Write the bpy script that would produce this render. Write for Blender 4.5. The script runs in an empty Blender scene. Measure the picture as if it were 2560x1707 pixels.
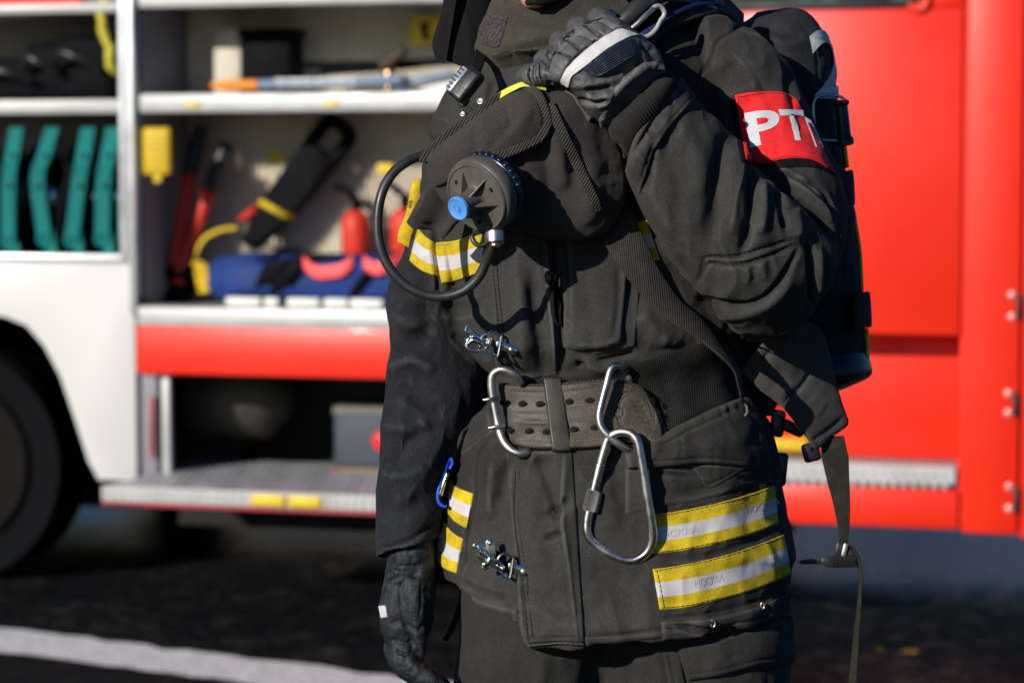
import bpy, bmesh, math, random
import numpy as np
from mathutils import Vector, Matrix
from mathutils.bvhtree import BVHTree
random.seed(7); RNG = np.random.default_rng(7)
scene = bpy.context.scene
COL = scene.collection

# ------------------------------------------------------------------ camera frame
FPX = 85.0/36.0*2560.0            # focal length in photo pixels
CAM_H = 1.38
PITCH = math.radians(3.96)
CAMP = np.array([0.0, 0.0, CAM_H])
FWD = np.array([0, math.cos(PITCH), -math.sin(PITCH)])
UPV = np.array([0, math.sin(PITCH), math.cos(PITCH)])
RGT = np.array([1.0, 0, 0])
D0 = 2.815
S = D0/FPX                         # metres per photo pixel at the person

def W(P):
    """person space (right, down, toward viewer; about 0.47 mm units) -> world metres"""
    P = np.asarray(P, float)
    d = D0 - P[..., 2]*S
    x = (P[..., 0]-1280)/FPX*d
    y = (853.5-P[..., 1])/FPX*d
    return CAMP + x[..., None]*RGT + y[..., None]*UPV + d[..., None]*FWD

# ------------------------------------------------------------------ truck frame
ALPHA = math.radians(15.0)
TO = np.array([0.0, 7.5, 0.0])
EX = np.array([math.cos(ALPHA), -math.sin(ALPHA), 0])
EY = np.array([math.sin(ALPHA), math.cos(ALPHA), 0])
EZ = np.array([0, 0, 1.0])
def T2W(P):
    P = np.asarray(P, float)
    return TO + P[..., 0:1]*EX + P[..., 1:2]*EY + P[..., 2:3]*EZ
def ray(px, py):                   # px,py in a 2352-wide reading of the photo
    px *= 2560/2352; py *= 2560/2352
    return FWD + (px-1280)/FPX*RGT + (853.5-py)/FPX*UPV
def TP(px, py, dep=0.0):
    r = ray(px, py)
    t = (dep - np.dot(CAMP-TO, EY))/np.dot(r, EY)
    p = CAMP + t*r - TO
    return float(np.dot(p, EX)), float(p[2])
def ground(px, py, z=0.0):
    r = ray(px, py); t = (z-CAMP[2])/r[2]
    return CAMP + t*r

# ------------------------------------------------------------------ splines
def cr(pts, n, closed=False):
    p = np.asarray(pts, float)
    if len(p) == 2:
        t = np.linspace(0, 1, n)[:, None]; return p[0]*(1-t)+p[1]*t
    if closed: q = np.vstack([p[-1], p, p[0], p[1]])
    else: q = np.vstack([2*p[0]-p[1], p, 2*p[-1]-p[-2]])
    out = []
    k = 24
    for i in range(len(q)-3):
        a, b, c, d = q[i:i+4]
        t = np.linspace(0, 1, k, endpoint=False)[:, None]
        out.append(0.5*((2*b)+(-a+c)*t+(2*a-5*b+4*c-d)*t*t+(-a+3*b-3*c+d)*t**3))
    out = np.vstack(out+[q[-2][None]])
    L = np.r_[0, np.cumsum(np.linalg.norm(np.diff(out[:, :3], axis=0), axis=1))]
    s = np.linspace(0, L[-1], n, endpoint=not closed)
    return np.stack([np.interp(s, L, out[:, j]) for j in range(out.shape[1])], 1)

def frames(path, closed=False):
    t = np.gradient(path, axis=0) if not closed else np.roll(path, -1, 0)-np.roll(path, 1, 0)
    t /= np.linalg.norm(t, axis=1)[:, None]+1e-12
    n0 = np.cross(t[0], [0.3, 0.2, 1.0]); n0 /= np.linalg.norm(n0)
    N = [n0]
    for i in range(1, len(path)):
        v = N[-1]-t[i]*np.dot(N[-1], t[i]); N.append(v/(np.linalg.norm(v)+1e-12))
    N = np.array(N); B = np.cross(t, N)
    return t, N, B

# ------------------------------------------------------------------ noise (numpy gradient noise)
_perm = RNG.permutation(256); _perm = np.r_[_perm, _perm]
_grad = RNG.normal(size=(256, 3)); _grad /= np.linalg.norm(_grad, axis=1)[:, None]
def noise3(P):
    P = np.asarray(P, float); i = np.floor(P).astype(int); f = P-i
    u = f*f*f*(f*(f*6-15)+10)
    r = 0
    for dx in (0, 1):
        for dy in (0, 1):
            for dz in (0, 1):
                h = _perm[_perm[_perm[(i[:, 0]+dx) & 255]+((i[:, 1]+dy) & 255)]+((i[:, 2]+dz) & 255)]
                g = _grad[h]; d = f-np.array([dx, dy, dz])
                w = (u[:, 0] if dx else 1-u[:, 0])*(u[:, 1] if dy else 1-u[:, 1])*(u[:, 2] if dz else 1-u[:, 2])
                r = r+w*(g*d).sum(1)
    return r*1.6
def fbm(P, o=3):
    r = 0; a = 1.0
    for k in range(o): r = r+a*noise3(P*2**k+17.3*k); a *= .5
    return r

# ------------------------------------------------------------------ mesh containers
class MB:
    def __init__(s): s.v = []; s.f = []; s.m = []; s.n = 0; s.cm = 0
    def add(s, V, F, m=None):
        V = np.asarray(V, float).reshape(-1, 3)
        s.v.append(V); s.f += [tuple(int(i)+s.n for i in q) for q in F]; s.m += [s.cm if m is None else m]*len(F); s.n += len(V); return s
    def V(s): return np.vstack(s.v)
    def grid(s, G, cu=False, cv=False, cap0=False, cap1=False, m=None):
        G = np.asarray(G, float); n, k = G.shape[:2]
        idx = np.arange(n*k).reshape(n, k); F = []
        for i in range(n if cu else n-1):
            a = idx[i]; b = idx[(i+1) % n]
            for j in range(k if cv else k-1):
                j2 = (j+1) % k; F.append((a[j], a[j2], b[j2], b[j]))
        V = G.reshape(-1, 3); ex = []
        if cap0: F += [(idx[0][(j+1) % k], idx[0][j], n*k+len(ex)) for j in range(k)]; ex.append(G[0].mean(0))
        if cap1: F += [(idx[-1][j], idx[-1][(j+1) % k], n*k+len(ex)) for j in range(k)]; ex.append(G[-1].mean(0))
        if ex: V = np.vstack([V, np.array(ex)])
        return s.add(V, F, m)
    def tube(s, pts, r, n=None, k=12, closed=False, m=None, flat=1.0, smooth=True, cap=True):
        pts = np.asarray(pts, float)
        n = n or max(8, len(pts)*8)
        path = cr(pts, n, closed) if smooth else pts
        n = len(path)
        r = np.interp(np.linspace(0, 1, n), np.linspace(0, 1, len(np.atleast_1d(r))), np.atleast_1d(r)) if np.ndim(r) else np.full(n, r)
        t, N, B = frames(path, closed)
        if closed:   # untwist
            a0 = math.atan2(np.dot(N[-1], B[0]), np.dot(N[-1], N[0])); tw = -a0*np.arange(n)/n
            N, B = N*np.cos(tw)[:, None]+B*np.sin(tw)[:, None], B*np.cos(tw)[:, None]-N*np.sin(tw)[:, None]
        th = np.linspace(0, 2*math.pi, k, endpoint=False)
        G = path[:, None]+r[:, None, None]*(np.cos(th)[None, :, None]*N[:, None]+flat*np.sin(th)[None, :, None]*B[:, None])
        return s.grid(G, cu=closed, cv=True, cap0=not closed and cap, cap1=not closed and cap, m=m)
    def lathe(s, c, ax, prof, k=32, m=None, cap=True):
        ax = np.array(ax, float); ax /= np.linalg.norm(ax)
        u = np.cross(ax, [0.1, 1, 0.05]); u /= np.linalg.norm(u); w = np.cross(ax, u)
        th = np.linspace(0, 2*math.pi, k, endpoint=False)
        G = np.array([[np.array(c)+ax*h+r*(math.cos(a)*u+math.sin(a)*w) for a in th] for r, h in prof])
        return s.grid(G, cv=True, cap0=cap, cap1=cap, m=m)
    def box(s, x0, x1, y0, y1, z0, z1, bev=0.0, seg=2, M=None, m=None):
        bm = bmesh.new(); bmesh.ops.create_cube(bm, size=1)
        for v in bm.verts: v.co = Vector(((x0+x1)/2+v.co.x*(x1-x0), (y0+y1)/2+v.co.y*(y1-y0), (z0+z1)/2+v.co.z*(z1-z0)))
        if bev: bmesh.ops.bevel(bm, geom=bm.edges[:], offset=bev, segments=seg, affect='EDGES', profile=.5)
        bm.verts.index_update()
        V = np.array([v.co[:] for v in bm.verts]); F = [[v.index for v in f.verts] for f in bm.faces]; bm.free()
        if M is not None: V = V@np.array(M)[:3, :3].T+np.array(M)[:3, 3]
        return s.add(V, F, m)
    def prism(s, poly, a, b, fn, bev=0.0, m=None):
        """poly: 2-D outline, extruded from a to b; fn(u,v,w)->xyz"""
        bm = bmesh.new()
        lo = [bm.verts.new((u, v, a)) for u, v in poly]; hi = [bm.verts.new((u, v, b)) for u, v in poly]
        k = len(poly); bm.faces.new(lo[::-1]); f = bm.faces.new(hi)
        for i in range(k): bm.faces.new((lo[i], lo[(i+1) % k], hi[(i+1) % k], hi[i]))
        if bev: bmesh.ops.bevel(bm, geom=[e for e in bm.edges], offset=bev, segments=2, affect='EDGES', profile=.5, clamp_overlap=True)
        bmesh.ops.triangulate(bm, faces=[f for f in bm.faces if len(f.verts) > 4])
        bm.verts.index_update()
        V = np.array([fn(*v.co) for v in bm.verts]); F = [[v.index for v in f.verts] for f in bm.faces]; bm.free()
        return s.add(V, F, m)
    def build(s, name, mat, parent=None, space='W', smooth=True, flip=False, fixn=True):
        V = s.V()
        V = W(V) if space == 'P' else (T2W(V) if space == 'T' else V)
        o = mkobj(name, V, s.f, mat, parent, smooth, s.m, fixn)
        return o

def root_loc(o):
    r = np.zeros(3)
    while o is not None: r = r+np.array(o.location); o = o.parent
    return r
def mkobj(name, V, F, mat, parent=None, smooth=True, mi=None, fixn=True):
    off = root_loc(parent)
    me = bpy.data.meshes.new(name); me.from_pydata((V-off).tolist(), [], F); me.update()
    if fixn:
        bm = bmesh.new(); bm.from_mesh(me); bmesh.ops.recalc_face_normals(bm, faces=bm.faces[:]); bm.to_mesh(me); bm.free()
    for mm in (mat if isinstance(mat, (list, tuple)) else [mat]): me.materials.append(mm)
    if mi is not None and len(me.materials) > 1: me.polygons.foreach_set('material_index', np.array(mi, dtype=np.int32))
    if smooth:
        me.polygons.foreach_set('use_smooth', np.ones(len(me.polygons), bool))
        if smooth == 'auto':
            try: me.set_sharp_from_angle(angle=math.radians(38))
            except Exception: pass
    o = bpy.data.objects.new(name, me); COL.objects.link(o)
    if parent is not None: o.parent = parent
    return o
def thing(name, label, cat, loc, group=None, kind=None):
    o = bpy.data.objects.new(name, None); COL.objects.link(o); o.location = [float(v) for v in loc]; o.empty_display_size = .1
    return tag(o, label, cat, group, kind)
def tag(o, label=None, cat=None, group=None, kind=None):
    if label: o['label'] = label
    if cat: o['category'] = cat
    if group: o['group'] = group
    if kind: o['kind'] = kind
    return o

# ------------------------------------------------------------------ sculpting helpers
def loft(sec, n, m, p=2.2, cap=True):
    s = cr(np.array(sec, float), n)
    th = np.linspace(0, 2*math.pi, m, endpoint=False)
    c = np.sign(np.cos(th))*np.abs(np.cos(th))**(2/p); q = np.sign(np.sin(th))*np.abs(np.sin(th))**(2/p)
    mid = (s[:, 0:2]+s[:, 2:4])/2; h = (s[:, 2:4]-s[:, 0:2])/2
    G = np.zeros((n, m, 3))
    G[..., :2] = mid[:, None]+h[:, None]*c[None, :, None]
    G[..., 2] = s[:, 4:5]+s[:, 5:6]*q[None]
    return G
def remesh(mb, vox, smooth=2):
    V = mb.V()*0.01
    me = bpy.data.meshes.new('tmp'); me.from_pydata(V.tolist(), [], mb.f); me.update()
    bm = bmesh.new(); bm.from_mesh(me); bmesh.ops.recalc_face_normals(bm, faces=bm.faces[:]); bm.to_mesh(me); bm.free()
    o = bpy.data.objects.new('tmp', me); COL.objects.link(o)
    md = o.modifiers.new('r', 'REMESH'); md.mode = 'VOXEL'; md.voxel_size = vox*0.01; md.adaptivity = 0
    dg = bpy.context.evaluated_depsgraph_get(); me2 = bpy.data.meshes.new_from_object(o.evaluated_get(dg))
    bpy.data.objects.remove(o); bpy.data.meshes.remove(me)
    nv = len(me2.vertices); V = np.zeros(nv*3); me2.vertices.foreach_get('co', V); V = V.reshape(-1, 3)*100
    F = [tuple(p.vertices) for p in me2.polygons]
    E = np.zeros(len(me2.edges)*2, int); me2.edges.foreach_get('vertices', E); E = E.reshape(-1, 2)
    bpy.data.meshes.remove(me2)
    return relax(V, E, smooth), F, E
def relax(V, E, it, lam=.6):
    cnt = np.bincount(E.ravel(), minlength=len(V))[:, None]
    for _ in range(it):
        A = np.zeros_like(V)
        for k in range(3):
            A[:, k] = np.bincount(E[:, 0], V[E[:, 1], k], len(V))+np.bincount(E[:, 1], V[E[:, 0], k], len(V))
        V = V+lam*(A/np.maximum(cnt, 1)-V)
    return V
def vnormals(V, F):
    Q = np.array([f[:4] if len(f) > 3 else (f[0], f[1], f[2], f[2]) for f in F])
    n = np.cross(V[Q[:, 2]]-V[Q[:, 0]], V[Q[:, 3]]-V[Q[:, 1]]); N = np.zeros_like(V)
    tri = Q[:, 2] == Q[:, 3]
    if tri.any(): n[tri] = np.cross(V[Q[tri, 1]]-V[Q[tri, 0]], V[Q[tri, 2]]-V[Q[tri, 0]])
    for j in range(4):
        for k in range(3): N[:, k] += np.bincount(Q[:, j], n[:, k], len(V))
    return N/(np.linalg.norm(N, axis=1)[:, None]+1e-12)
def pldist(XY, pl):
    """distance to a polyline, signed side, position along it"""
    best = np.full(len(XY), 1e9); sd = np.zeros(len(XY)); tt = np.zeros(len(XY)); L = 0
    seg = np.linalg.norm(np.diff(pl, axis=0), axis=1); tot = seg.sum()
    for a, b, l in zip(pl[:-1], pl[1:], seg):
        d = b-a; t = np.clip(((XY-a)@d)/(l*l+1e-9), 0, 1); q = a+t[:, None]*d; r = XY-q; ds = np.hypot(r[:, 0], r[:, 1])
        k = ds < best; best[k] = ds[k]; sd[k] = np.sign(d[0]*r[:, 1]-d[1]*r[:, 0])[k]*ds[k]; tt[k] = (L+t[k]*l)/tot; L += l
    return best, sd, tt
def folds(V, N, lst, front=True):
    """each fold: (points, width, height, kind): 'g' soft ridge or valley, 'c' sharp crease, 's' step where the right-hand side is raised"""
    D = np.zeros(len(V)); ok = N[:, 2] > -0.35 if front else np.ones(len(V), bool)
    for f in lst:
        pts, w, a = f[:3]; kind = f[3] if len(f) > 3 else 'g'
        pl = cr(np.array(pts, float), max(6, len(pts)*5)) if len(pts) > 2 else np.array(pts, float)
        R = w*(4 if kind != 's' else 6); lo = pl.min(0)-R; hi = pl.max(0)+R
        k = np.where(ok & (V[:, 0] > lo[0]) & (V[:, 0] < hi[0]) & (V[:, 1] > lo[1]) & (V[:, 1] < hi[1]))[0]
        if not len(k): continue
        d, sd, t = pldist(V[k, :2], pl)
        tap = np.clip(np.minimum(t, 1-t)*6, 0, 1)**.7 if kind != 's' else np.clip(np.minimum(t, 1-t)*12, 0.0, 1)
        tap = np.maximum(tap, .15)
        if kind == 'g': D[k] += a*np.exp(-(d/w)**2)*tap
        elif kind == 'c': D[k] += a*np.exp(-d/w)*tap
        else: D[k] += a/(1+np.exp(-np.clip(sd/(w*.25), -30, 30)))*np.exp(-(np.maximum(d-w, 0)/(w*2))**2)*tap
    return V+N*D[:, None]

class Surf:
    def __init__(s, *meshes):
        vs = []; fs = []; n = 0
        for V, F in meshes:
            vs.append(V); fs += [tuple(i+n for i in f) for f in F]; n += len(V)
        s.t = BVHTree.FromPolygons(np.vstack(vs).tolist(), fs)
    def at(s, XY, off=0.0, zg=100):
        XY = np.asarray(XY, float); sh = XY.shape[:-1]; A = XY.reshape(-1, 2); off = np.broadcast_to(off, sh).ravel()
        out = np.zeros((len(A), 3)); last = zg
        for i, (x, y) in enumerate(A):
            h, n, _, _ = s.t.ray_cast(Vector((x, y, 3000)), Vector((0, 0, -1)))
            if h is None:
                h, n, _, _ = s.t.find_nearest(Vector((x, y, last)))
                if n.z < 0: n = -n
            if n.z < 0: n = -n
            last = h.z
            out[i] = (h.x+n.x*off[i]*.6, h.y+n.y*off[i]*.6, h.z+max(n.z, .55)*off[i])
        return out.reshape(sh+(3,))

def quadgrid(top, bot, n, m):
    T = cr(np.array(top, float), n); B = cr(np.array(bot, float), n)
    v = np.linspace(0, 1, m)[:, None, None]
    return T[None]*(1-v)+B[None]*v                     # (m, n, 2)
def patch(mb, top, bot, surf, off=6.0, edge=8.0, n=40, m=24, puff=0.0, sink=3.0, wob=0.0, bands=None, smoothz=0, fl=None, m_i=None):
    """a piece of cloth lying on a surface, between a top and a bottom outline, with rounded edges"""
    G = quadgrid(top, bot, n, m)
    if wob:
        w = noise3(np.c_[G.reshape(-1, 2)/14.0, np.full(n*m, 3.3)]).reshape(m, n)*wob
        brd = np.zeros((m, n)); brd[0] = 1; brd[-1] = 1; brd[:, 0] = 1; brd[:, -1] = 1
        G = G+(brd*w)[..., None]
    lenu = np.linalg.norm(np.diff(G[m//2], axis=0), axis=1).sum(); lenv = np.linalg.norm(np.diff(G[:, n//2], axis=0), axis=1).sum()
    u = np.linspace(0, 1, n)[None]; v = np.linspace(0, 1, m)[:, None]
    d = np.minimum(np.minimum(u, 1-u)*lenu, np.minimum(v, 1-v)*lenv)
    prof = np.sqrt(np.clip(1-(1-np.clip(d/edge, 0, 1))**2, 0, 1))
    O = off*prof-sink*(1-prof)+puff*(16*u*(1-u)*v*(1-v))**.6
    P = surf.at(G, O)
    for _ in range(smoothz):
        Z = P[..., 2].copy(); Z[1:-1, 1:-1] = (Z[1:-1, 1:-1]*2+Z[:-2, 1:-1]+Z[2:, 1:-1]+Z[1:-1, :-2]+Z[1:-1, 2:])/6; P[..., 2] = Z
    if fl:
        mt = MB().grid(P); V = mt.V(); V = folds(V, vnormals(V, mt.f)*np.sign(vnormals(V, mt.f)[:, 2:3]+1e-9), fl); P = V.reshape(P.shape)
    idx = np.arange(n*m).reshape(m, n); F = []; M = []
    for i in range(m-1):
        fv = (i+.5)/(m-1)
        b = 0
        if bands:
            for k, (lo, hi, mi) in enumerate(bands):
                if lo <= fv < hi: b = mi
        for j in range(n-1): F.append((idx[i, j], idx[i, j+1], idx[i+1, j+1], idx[i+1, j])); M.append(b if m_i is None else m_i)
    k0 = mb.n; mb.add(P.reshape(-1, 3), F); mb.m[-len(F):] = M
    return P
def pillow(outline, zedge, H, n=28, m=96, pw=.5, c=None, back=40):
    """cushion-like shape over a closed outline (radial about c); zedge may vary per outline point"""
    o = np.array(outline, float)
    if o.shape[1] == 2: o = np.c_[o, np.full(len(o), zedge)]
    O = cr(o, m, closed=True); c = np.array(c if c is not None else O[:, :2].mean(0))
    r = np.sin(np.linspace(0, 1, n)*math.pi/2)
    G = np.zeros((n, m, 3))
    zc = O[:, 2].mean()
    for i, q in enumerate(r):
        G[i, :, :2] = c+(O[:, :2]-c)*q
        G[i, :, 2] = zc*(1-q)+O[:, 2]*q+H*(1-q*q)**pw
    Bk = G[::-1].copy(); Bk[..., 2] -= back
    for i, q in enumerate(r[::-1]): Bk[i, :, 2] = zc*(1-q)+O[:, 2]*q-back*(1-q*q)**.5
    return np.concatenate([G[1:], Bk[1:-1]])
def ribbon(mb, path, wid, thick, nrm=None, n=60, m=5, mi=None):
    """flat strap along a path (P-space); wid: half-width vector(s) in xy(z)"""
    p = cr(np.array(path, float), n); w = cr(np.array(wid, float), n) if np.ndim(wid) > 1 else np.tile(np.array(wid, float), (n, 1))
    t = np.gradient(p, axis=0); t /= np.linalg.norm(t, axis=1)[:, None]
    nn = np.cross(t, w); nn /= np.linalg.norm(nn, axis=1)[:, None]+1e-9
    e = np.array([(-1, -.5), (-1, .5), (-.94, 1), (-.5, 1), (0, 1), (.5, 1), (.94, 1), (1, .5), (1, -.5), (.94, -1), (0, -1), (-.94, -1)])
    G = p[:, None]+w[:, None]*e[None, :, 0:1]+nn[:, None]*thick*e[None, :, 1:2]
    mb.grid(G, cv=True, cap0=True, cap1=True, m=mi); return p, w, nn
def text_mesh(body, bold=0.0, cuts=2):
    cu = bpy.data.curves.new('t', 'FONT'); cu.body = body; cu.size = 1; cu.offset = bold; cu.resolution_u = 4
    o = bpy.data.objects.new('t', cu); COL.objects.link(o); dg = bpy.context.evaluated_depsgraph_get()
    me = bpy.data.meshes.new_from_object(o.evaluated_get(dg)); bpy.data.objects.remove(o); bpy.data.curves.remove(cu)
    bm = bmesh.new(); bm.from_mesh(me); bpy.data.meshes.remove(me)
    bmesh.ops.remove_doubles(bm, verts=bm.verts[:], dist=1e-5)
    bmesh.ops.triangulate(bm, faces=bm.faces[:])
    for _ in range(cuts):
        ed = [e for e in bm.edges if e.calc_length() > .12]
        if ed: bmesh.ops.subdivide_edges(bm, edges=ed, cuts=1); bmesh.ops.triangulate(bm, faces=bm.faces[:])
    bm.verts.index_update()
    V = np.array([v.co[:] for v in bm.verts]); F = [[v.index for v in f.verts] for f in bm.faces]; bm.free()
    V = V[:, :2]; V = (V-V.min(0))/(V.max(0)-V.min(0)); V[:, 1] = 1-V[:, 1]
    return V, F                                        # u right, v down, both 0..1
def put_text(mb, body, quad, surf, off, bold=0.0, cuts=2, mi=None):
    V, F = text_mesh(body, bold, cuts); a, b, c, d = [np.array(q, float) for q in quad]   # tl tr br bl
    u = V[:, :1]; v = V[:, 1:]
    XY = (a*(1-u)+b*u)*(1-v)+(d*(1-u)+c*u)*v
    P = surf.at(XY, off); mb.add(P, F, mi)
# ------------------------------------------------------------------ procedural materials
def srgb(r, g, b):
    return tuple(((c/255)/12.92 if c/255 <= .04045 else ((c/255+.055)/1.055)**2.4) for c in (r, g, b))
def mat(name, base, rough=.8, metal=0.0, var=.25, vscale=9.0, fine=0.0, fscale=600.0, weave=None, wdist=.0006, sheen=0.0, spec=.35,
        dust=0.0, dustc=(.35, .31, .26), coat=0.0, bump=0.0, bscale=60.0, bdist=.002, scratch=0.0, rvar=.12, emit=None, trans=0.0, speck=0.0, wear_shade=0.0):
    m = bpy.data.materials.new(name); m.use_nodes = True; nt = m.node_tree; nd = nt.nodes; lk = nt.links
    for n in list(nd): nd.remove(n)
    out = nd.new('ShaderNodeOutputMaterial'); p = nd.new('ShaderNodeBsdfPrincipled'); lk.new(p.outputs[0], out.inputs[0])
    tc = nd.new('ShaderNodeTexCoord'); co = tc.outputs['Object']
    def N(sc, det=4, rg=.55, vec=None, dim=None):
        n = nd.new('ShaderNodeTexNoise'); n.inputs['Scale'].default_value = sc; n.inputs['Detail'].default_value = det; n.inputs['Roughness'].default_value = rg
        lk.new(vec or co, n.inputs['Vector']); return n.outputs['Fac']
    def MR(src, a, b, lo, hi):
        n = nd.new('ShaderNodeMapRange'); n.inputs[1].default_value = a; n.inputs[2].default_value = b; n.inputs[3].default_value = lo; n.inputs[4].default_value = hi
        lk.new(src, n.inputs[0]); return n.outputs[0]
    def MA(op, a, b):
        n = nd.new('ShaderNodeMath'); n.operation = op
        for i, q in enumerate((a, b)):
            if isinstance(q, (int, float)): n.inputs[i].default_value = q
            elif q is not None: lk.new(q, n.inputs[i])
        return n.outputs[0]
    def MIX(f, a, b, bt='MIX'):
        n = nd.new('ShaderNodeMix'); n.data_type = 'RGBA'; n.blend_type = bt
        if isinstance(f, (int, float)): n.inputs[0].default_value = f
        else: lk.new(f, n.inputs[0])
        for i, q in ((6, a), (7, b)):
            if isinstance(q, tuple): n.inputs[i].default_value = (*q, 1)
            else: lk.new(q, n.inputs[i])
        return n.outputs[2]
    lo = tuple(c*(1-var) for c in base); hi = tuple(min(1, c*(1+var)) for c in base)
    big = N(vscale, 5, .6)
    c = MIX(MR(big, .3, .7, 0, 1), lo, hi)
    if fine:
        f = N(fscale, 2, .7); c = MIX(MR(f, .35, .65, 0, 1), MIX(fine, c, (0, 0, 0)), c)
    if dust:
        d = MA('MULTIPLY', MR(N(vscale*2.3, 6, .7), .45, .75, 0, 1), MR(N(260, 3, .8), .3, .7, .2, 1))
        c = MIX(MA('MULTIPLY', d, dust), c, dustc)
    if speck:
        v = nd.new('ShaderNodeTexVoronoi'); v.inputs['Scale'].default_value = 190; lk.new(co, v.inputs['Vector'])
        sp = MA('MULTIPLY', MR(v.outputs['Distance'], .05, .11, 1, 0), MR(N(45, 2), .55, .7, 0, 1))
        c = MIX(MA('MULTIPLY', sp, speck), c, (.5, .48, .45))
    if scratch:
        mp = nd.new('ShaderNodeMapping'); mp.inputs['Scale'].default_value = (30, 30, 700); lk.new(co, mp.inputs[0])
        s = MR(N(1.0, 4, .8, mp.outputs[0]), .6, .75, 0, 1); c = MIX(MA('MULTIPLY', s, scratch), c, dustc)
    if wear_shade:  # worn ridges double as painted fold highlights; valleys get shade in the colour
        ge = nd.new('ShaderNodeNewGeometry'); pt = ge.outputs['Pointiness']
        c = MIX(MA('MULTIPLY', MR(pt, .505, .56, 0, 1), wear_shade), c, tuple(min(1, q*2.6+.02) for q in base)); c = MIX(MA('MULTIPLY', MR(pt, .495, .44, 0, 1), min(1, wear_shade*1.3)), c, tuple(q*.3 for q in base))
    lk.new(c, p.inputs['Base Color'])
    lk.new(MR(big, .3, .7, max(.03, rough-rvar), min(1, rough+rvar)), p.inputs['Roughness'])
    p.inputs['Metallic'].default_value = metal; p.inputs['Specular IOR Level'].default_value = spec
    if sheen:
        p.inputs['Sheen Weight'].default_value = sheen; p.inputs['Sheen Roughness'].default_value = .45
        p.inputs['Sheen Tint'].default_value = (.9, .88, .85, 1)
    if coat: p.inputs['Coat Weight'].default_value = coat; p.inputs['Coat Roughness'].default_value = .08
    if trans: p.inputs['Transmission Weight'].default_value = trans
    h = None
    def AB(hh, strength, dist, src):
        b = nd.new('ShaderNodeBump'); b.inputs['Strength'].default_value = strength; b.inputs['Distance'].default_value = dist
        lk.new(src, b.inputs['Height'])
        if hh is not None: lk.new(hh, b.inputs['Normal'])
        return b.outputs[0]
    if bump: h = AB(h, bump, bdist, N(bscale, 6, .65))
    if fine: h = AB(h, min(1, fine*1.6), .0008, N(fscale, 2, .7))
    if weave:
        kx, kz, rot = weave                            # periods (m) across and along, angle
        mp = nd.new('ShaderNodeMapping'); mp.inputs['Rotation'].default_value = (0, rot, 0); lk.new(co, mp.inputs[0])
        sx = nd.new('ShaderNodeSeparateXYZ'); lk.new(mp.outputs[0], sx.inputs[0])
        a = MA('SINE', MA('MULTIPLY', sx.outputs[0], 2*math.pi/kx), None)
        b = MA('SINE', MA('MULTIPLY', sx.outputs[2], 2*math.pi/kz), None)
        w = MA('MULTIPLY', a, b) if kz < 1 else a
        h = AB(h, .9, wdist, w)
    if h is not None: lk.new(h, p.inputs['Normal'])
    return m

M = {}
CL = (.040, .0388, .0368)
M['jacket'] = mat('black_fire_cloth', CL, .92, var=.5, vscale=4, fine=.35, fscale=520, bump=.22, bscale=26, bdist=.006, sheen=.04, spec=.12, dust=.08, dustc=(.19, .17, .14), speck=.6, wear_shade=.42)
M['sleeve_shade'] = mat('shaded_fire_cloth', (.019, .0205, .0245), .9, var=.35, vscale=7, fine=.4, fscale=480, bump=.6, bscale=30, bdist=.007, sheen=.04, spec=.12, dust=.10, dustc=(.08, .08, .085), speck=.3, wear_shade=.6)  # jacket cloth darkened and blued to paint shadow on the hanging sleeve
M['trouser'] = mat('black_trouser_cloth', (.026, .0255, .0245), .9, var=.3, vscale=7, fine=.35, fscale=520, bump=.4, bscale=25, bdist=.007, sheen=.08, spec=.2, dust=.05)
M['hood'] = mat('dark_cape_cloth', (.010, .010, .011), .9, var=.2, fine=.2, spec=.15)
M['collar'] = mat('olive_black_collar_cloth', (.050, .046, .036), .9, var=.3, vscale=12, fine=.35, fscale=600, bump=.3, bscale=40, bdist=.003, sheen=.15, spec=.15, dust=.08, speck=.6)
M['velcro'] = mat('velcro_loop', (.075, .062, .064), .95, var=.3, vscale=60, fine=.7, fscale=420, bump=.8, bscale=350, bdist=.002, spec=.1, dust=.3, dustc=(.2, .18, .18))
M['velcro_dark'] = mat('dark_velcro', (.012, .012, .012), .95, var=.3, vscale=60, fine=.6, fscale=420, bump=.8, bscale=350, bdist=.002, spec=.1)
M['knit'] = mat('ribbed_knit', (.026, .025, .024), .92, var=.2, fine=.4, spec=.12, sheen=.1)
M['leather'] = mat('black_glove_leather', (.062, .062, .063), .52, var=.3, vscale=25, bump=.75, bscale=110, bdist=.0024, spec=.4, dust=.16, fine=.25, fscale=500, wear_shade=.5)
M['leather_pad'] = mat('glove_pad_leather', (.100, .101, .106), .55, var=.3, vscale=30, bump=.5, bscale=160, bdist=.0012, spec=.45, dust=.16, fine=.25, fscale=700)
M['leather_blue'] = mat('glove_rib_panel', (.022, .032, .055), .5, var=.2, spec=.4, fine=.1)
M['leather_shade'] = mat('shaded_glove_leather', (.011, .014, .018), .55, var=.3, vscale=20, bump=.8, bscale=60, bdist=.005, spec=.3, dust=.04, wear_shade=.5)  # glove leather in a darker, bluer copy: painted shade for the hanging hand
M['piping'] = mat('maroon_piping', (.045, .022, .026), .8, fine=.2)
M['yellow'] = mat('fluorescent_yellow_cloth', (.60, .43, .012), .75, var=.3, vscale=45, fine=.22, fscale=420, bump=.35, bscale=70, bdist=.0012, spec=.25, dust=.5, dustc=(.17, .14, .03), sheen=.05)
M['silver'] = mat('silver_reflective_tape', (.53, .51, .52), .55, var=.05, vscale=40, bump=.2, bscale=60, bdist=.0012, spec=.4, dust=.08, dustc=(.4, .38, .37), fine=.05)
M['silver_print'] = mat('grey_tape_print', (.47, .46, .475), .6, var=.1, vscale=120)
M['yellow_bright'] = mat('bright_yellow_trim', (.72, .74, .05), .6, var=.1, fine=.1)
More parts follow.
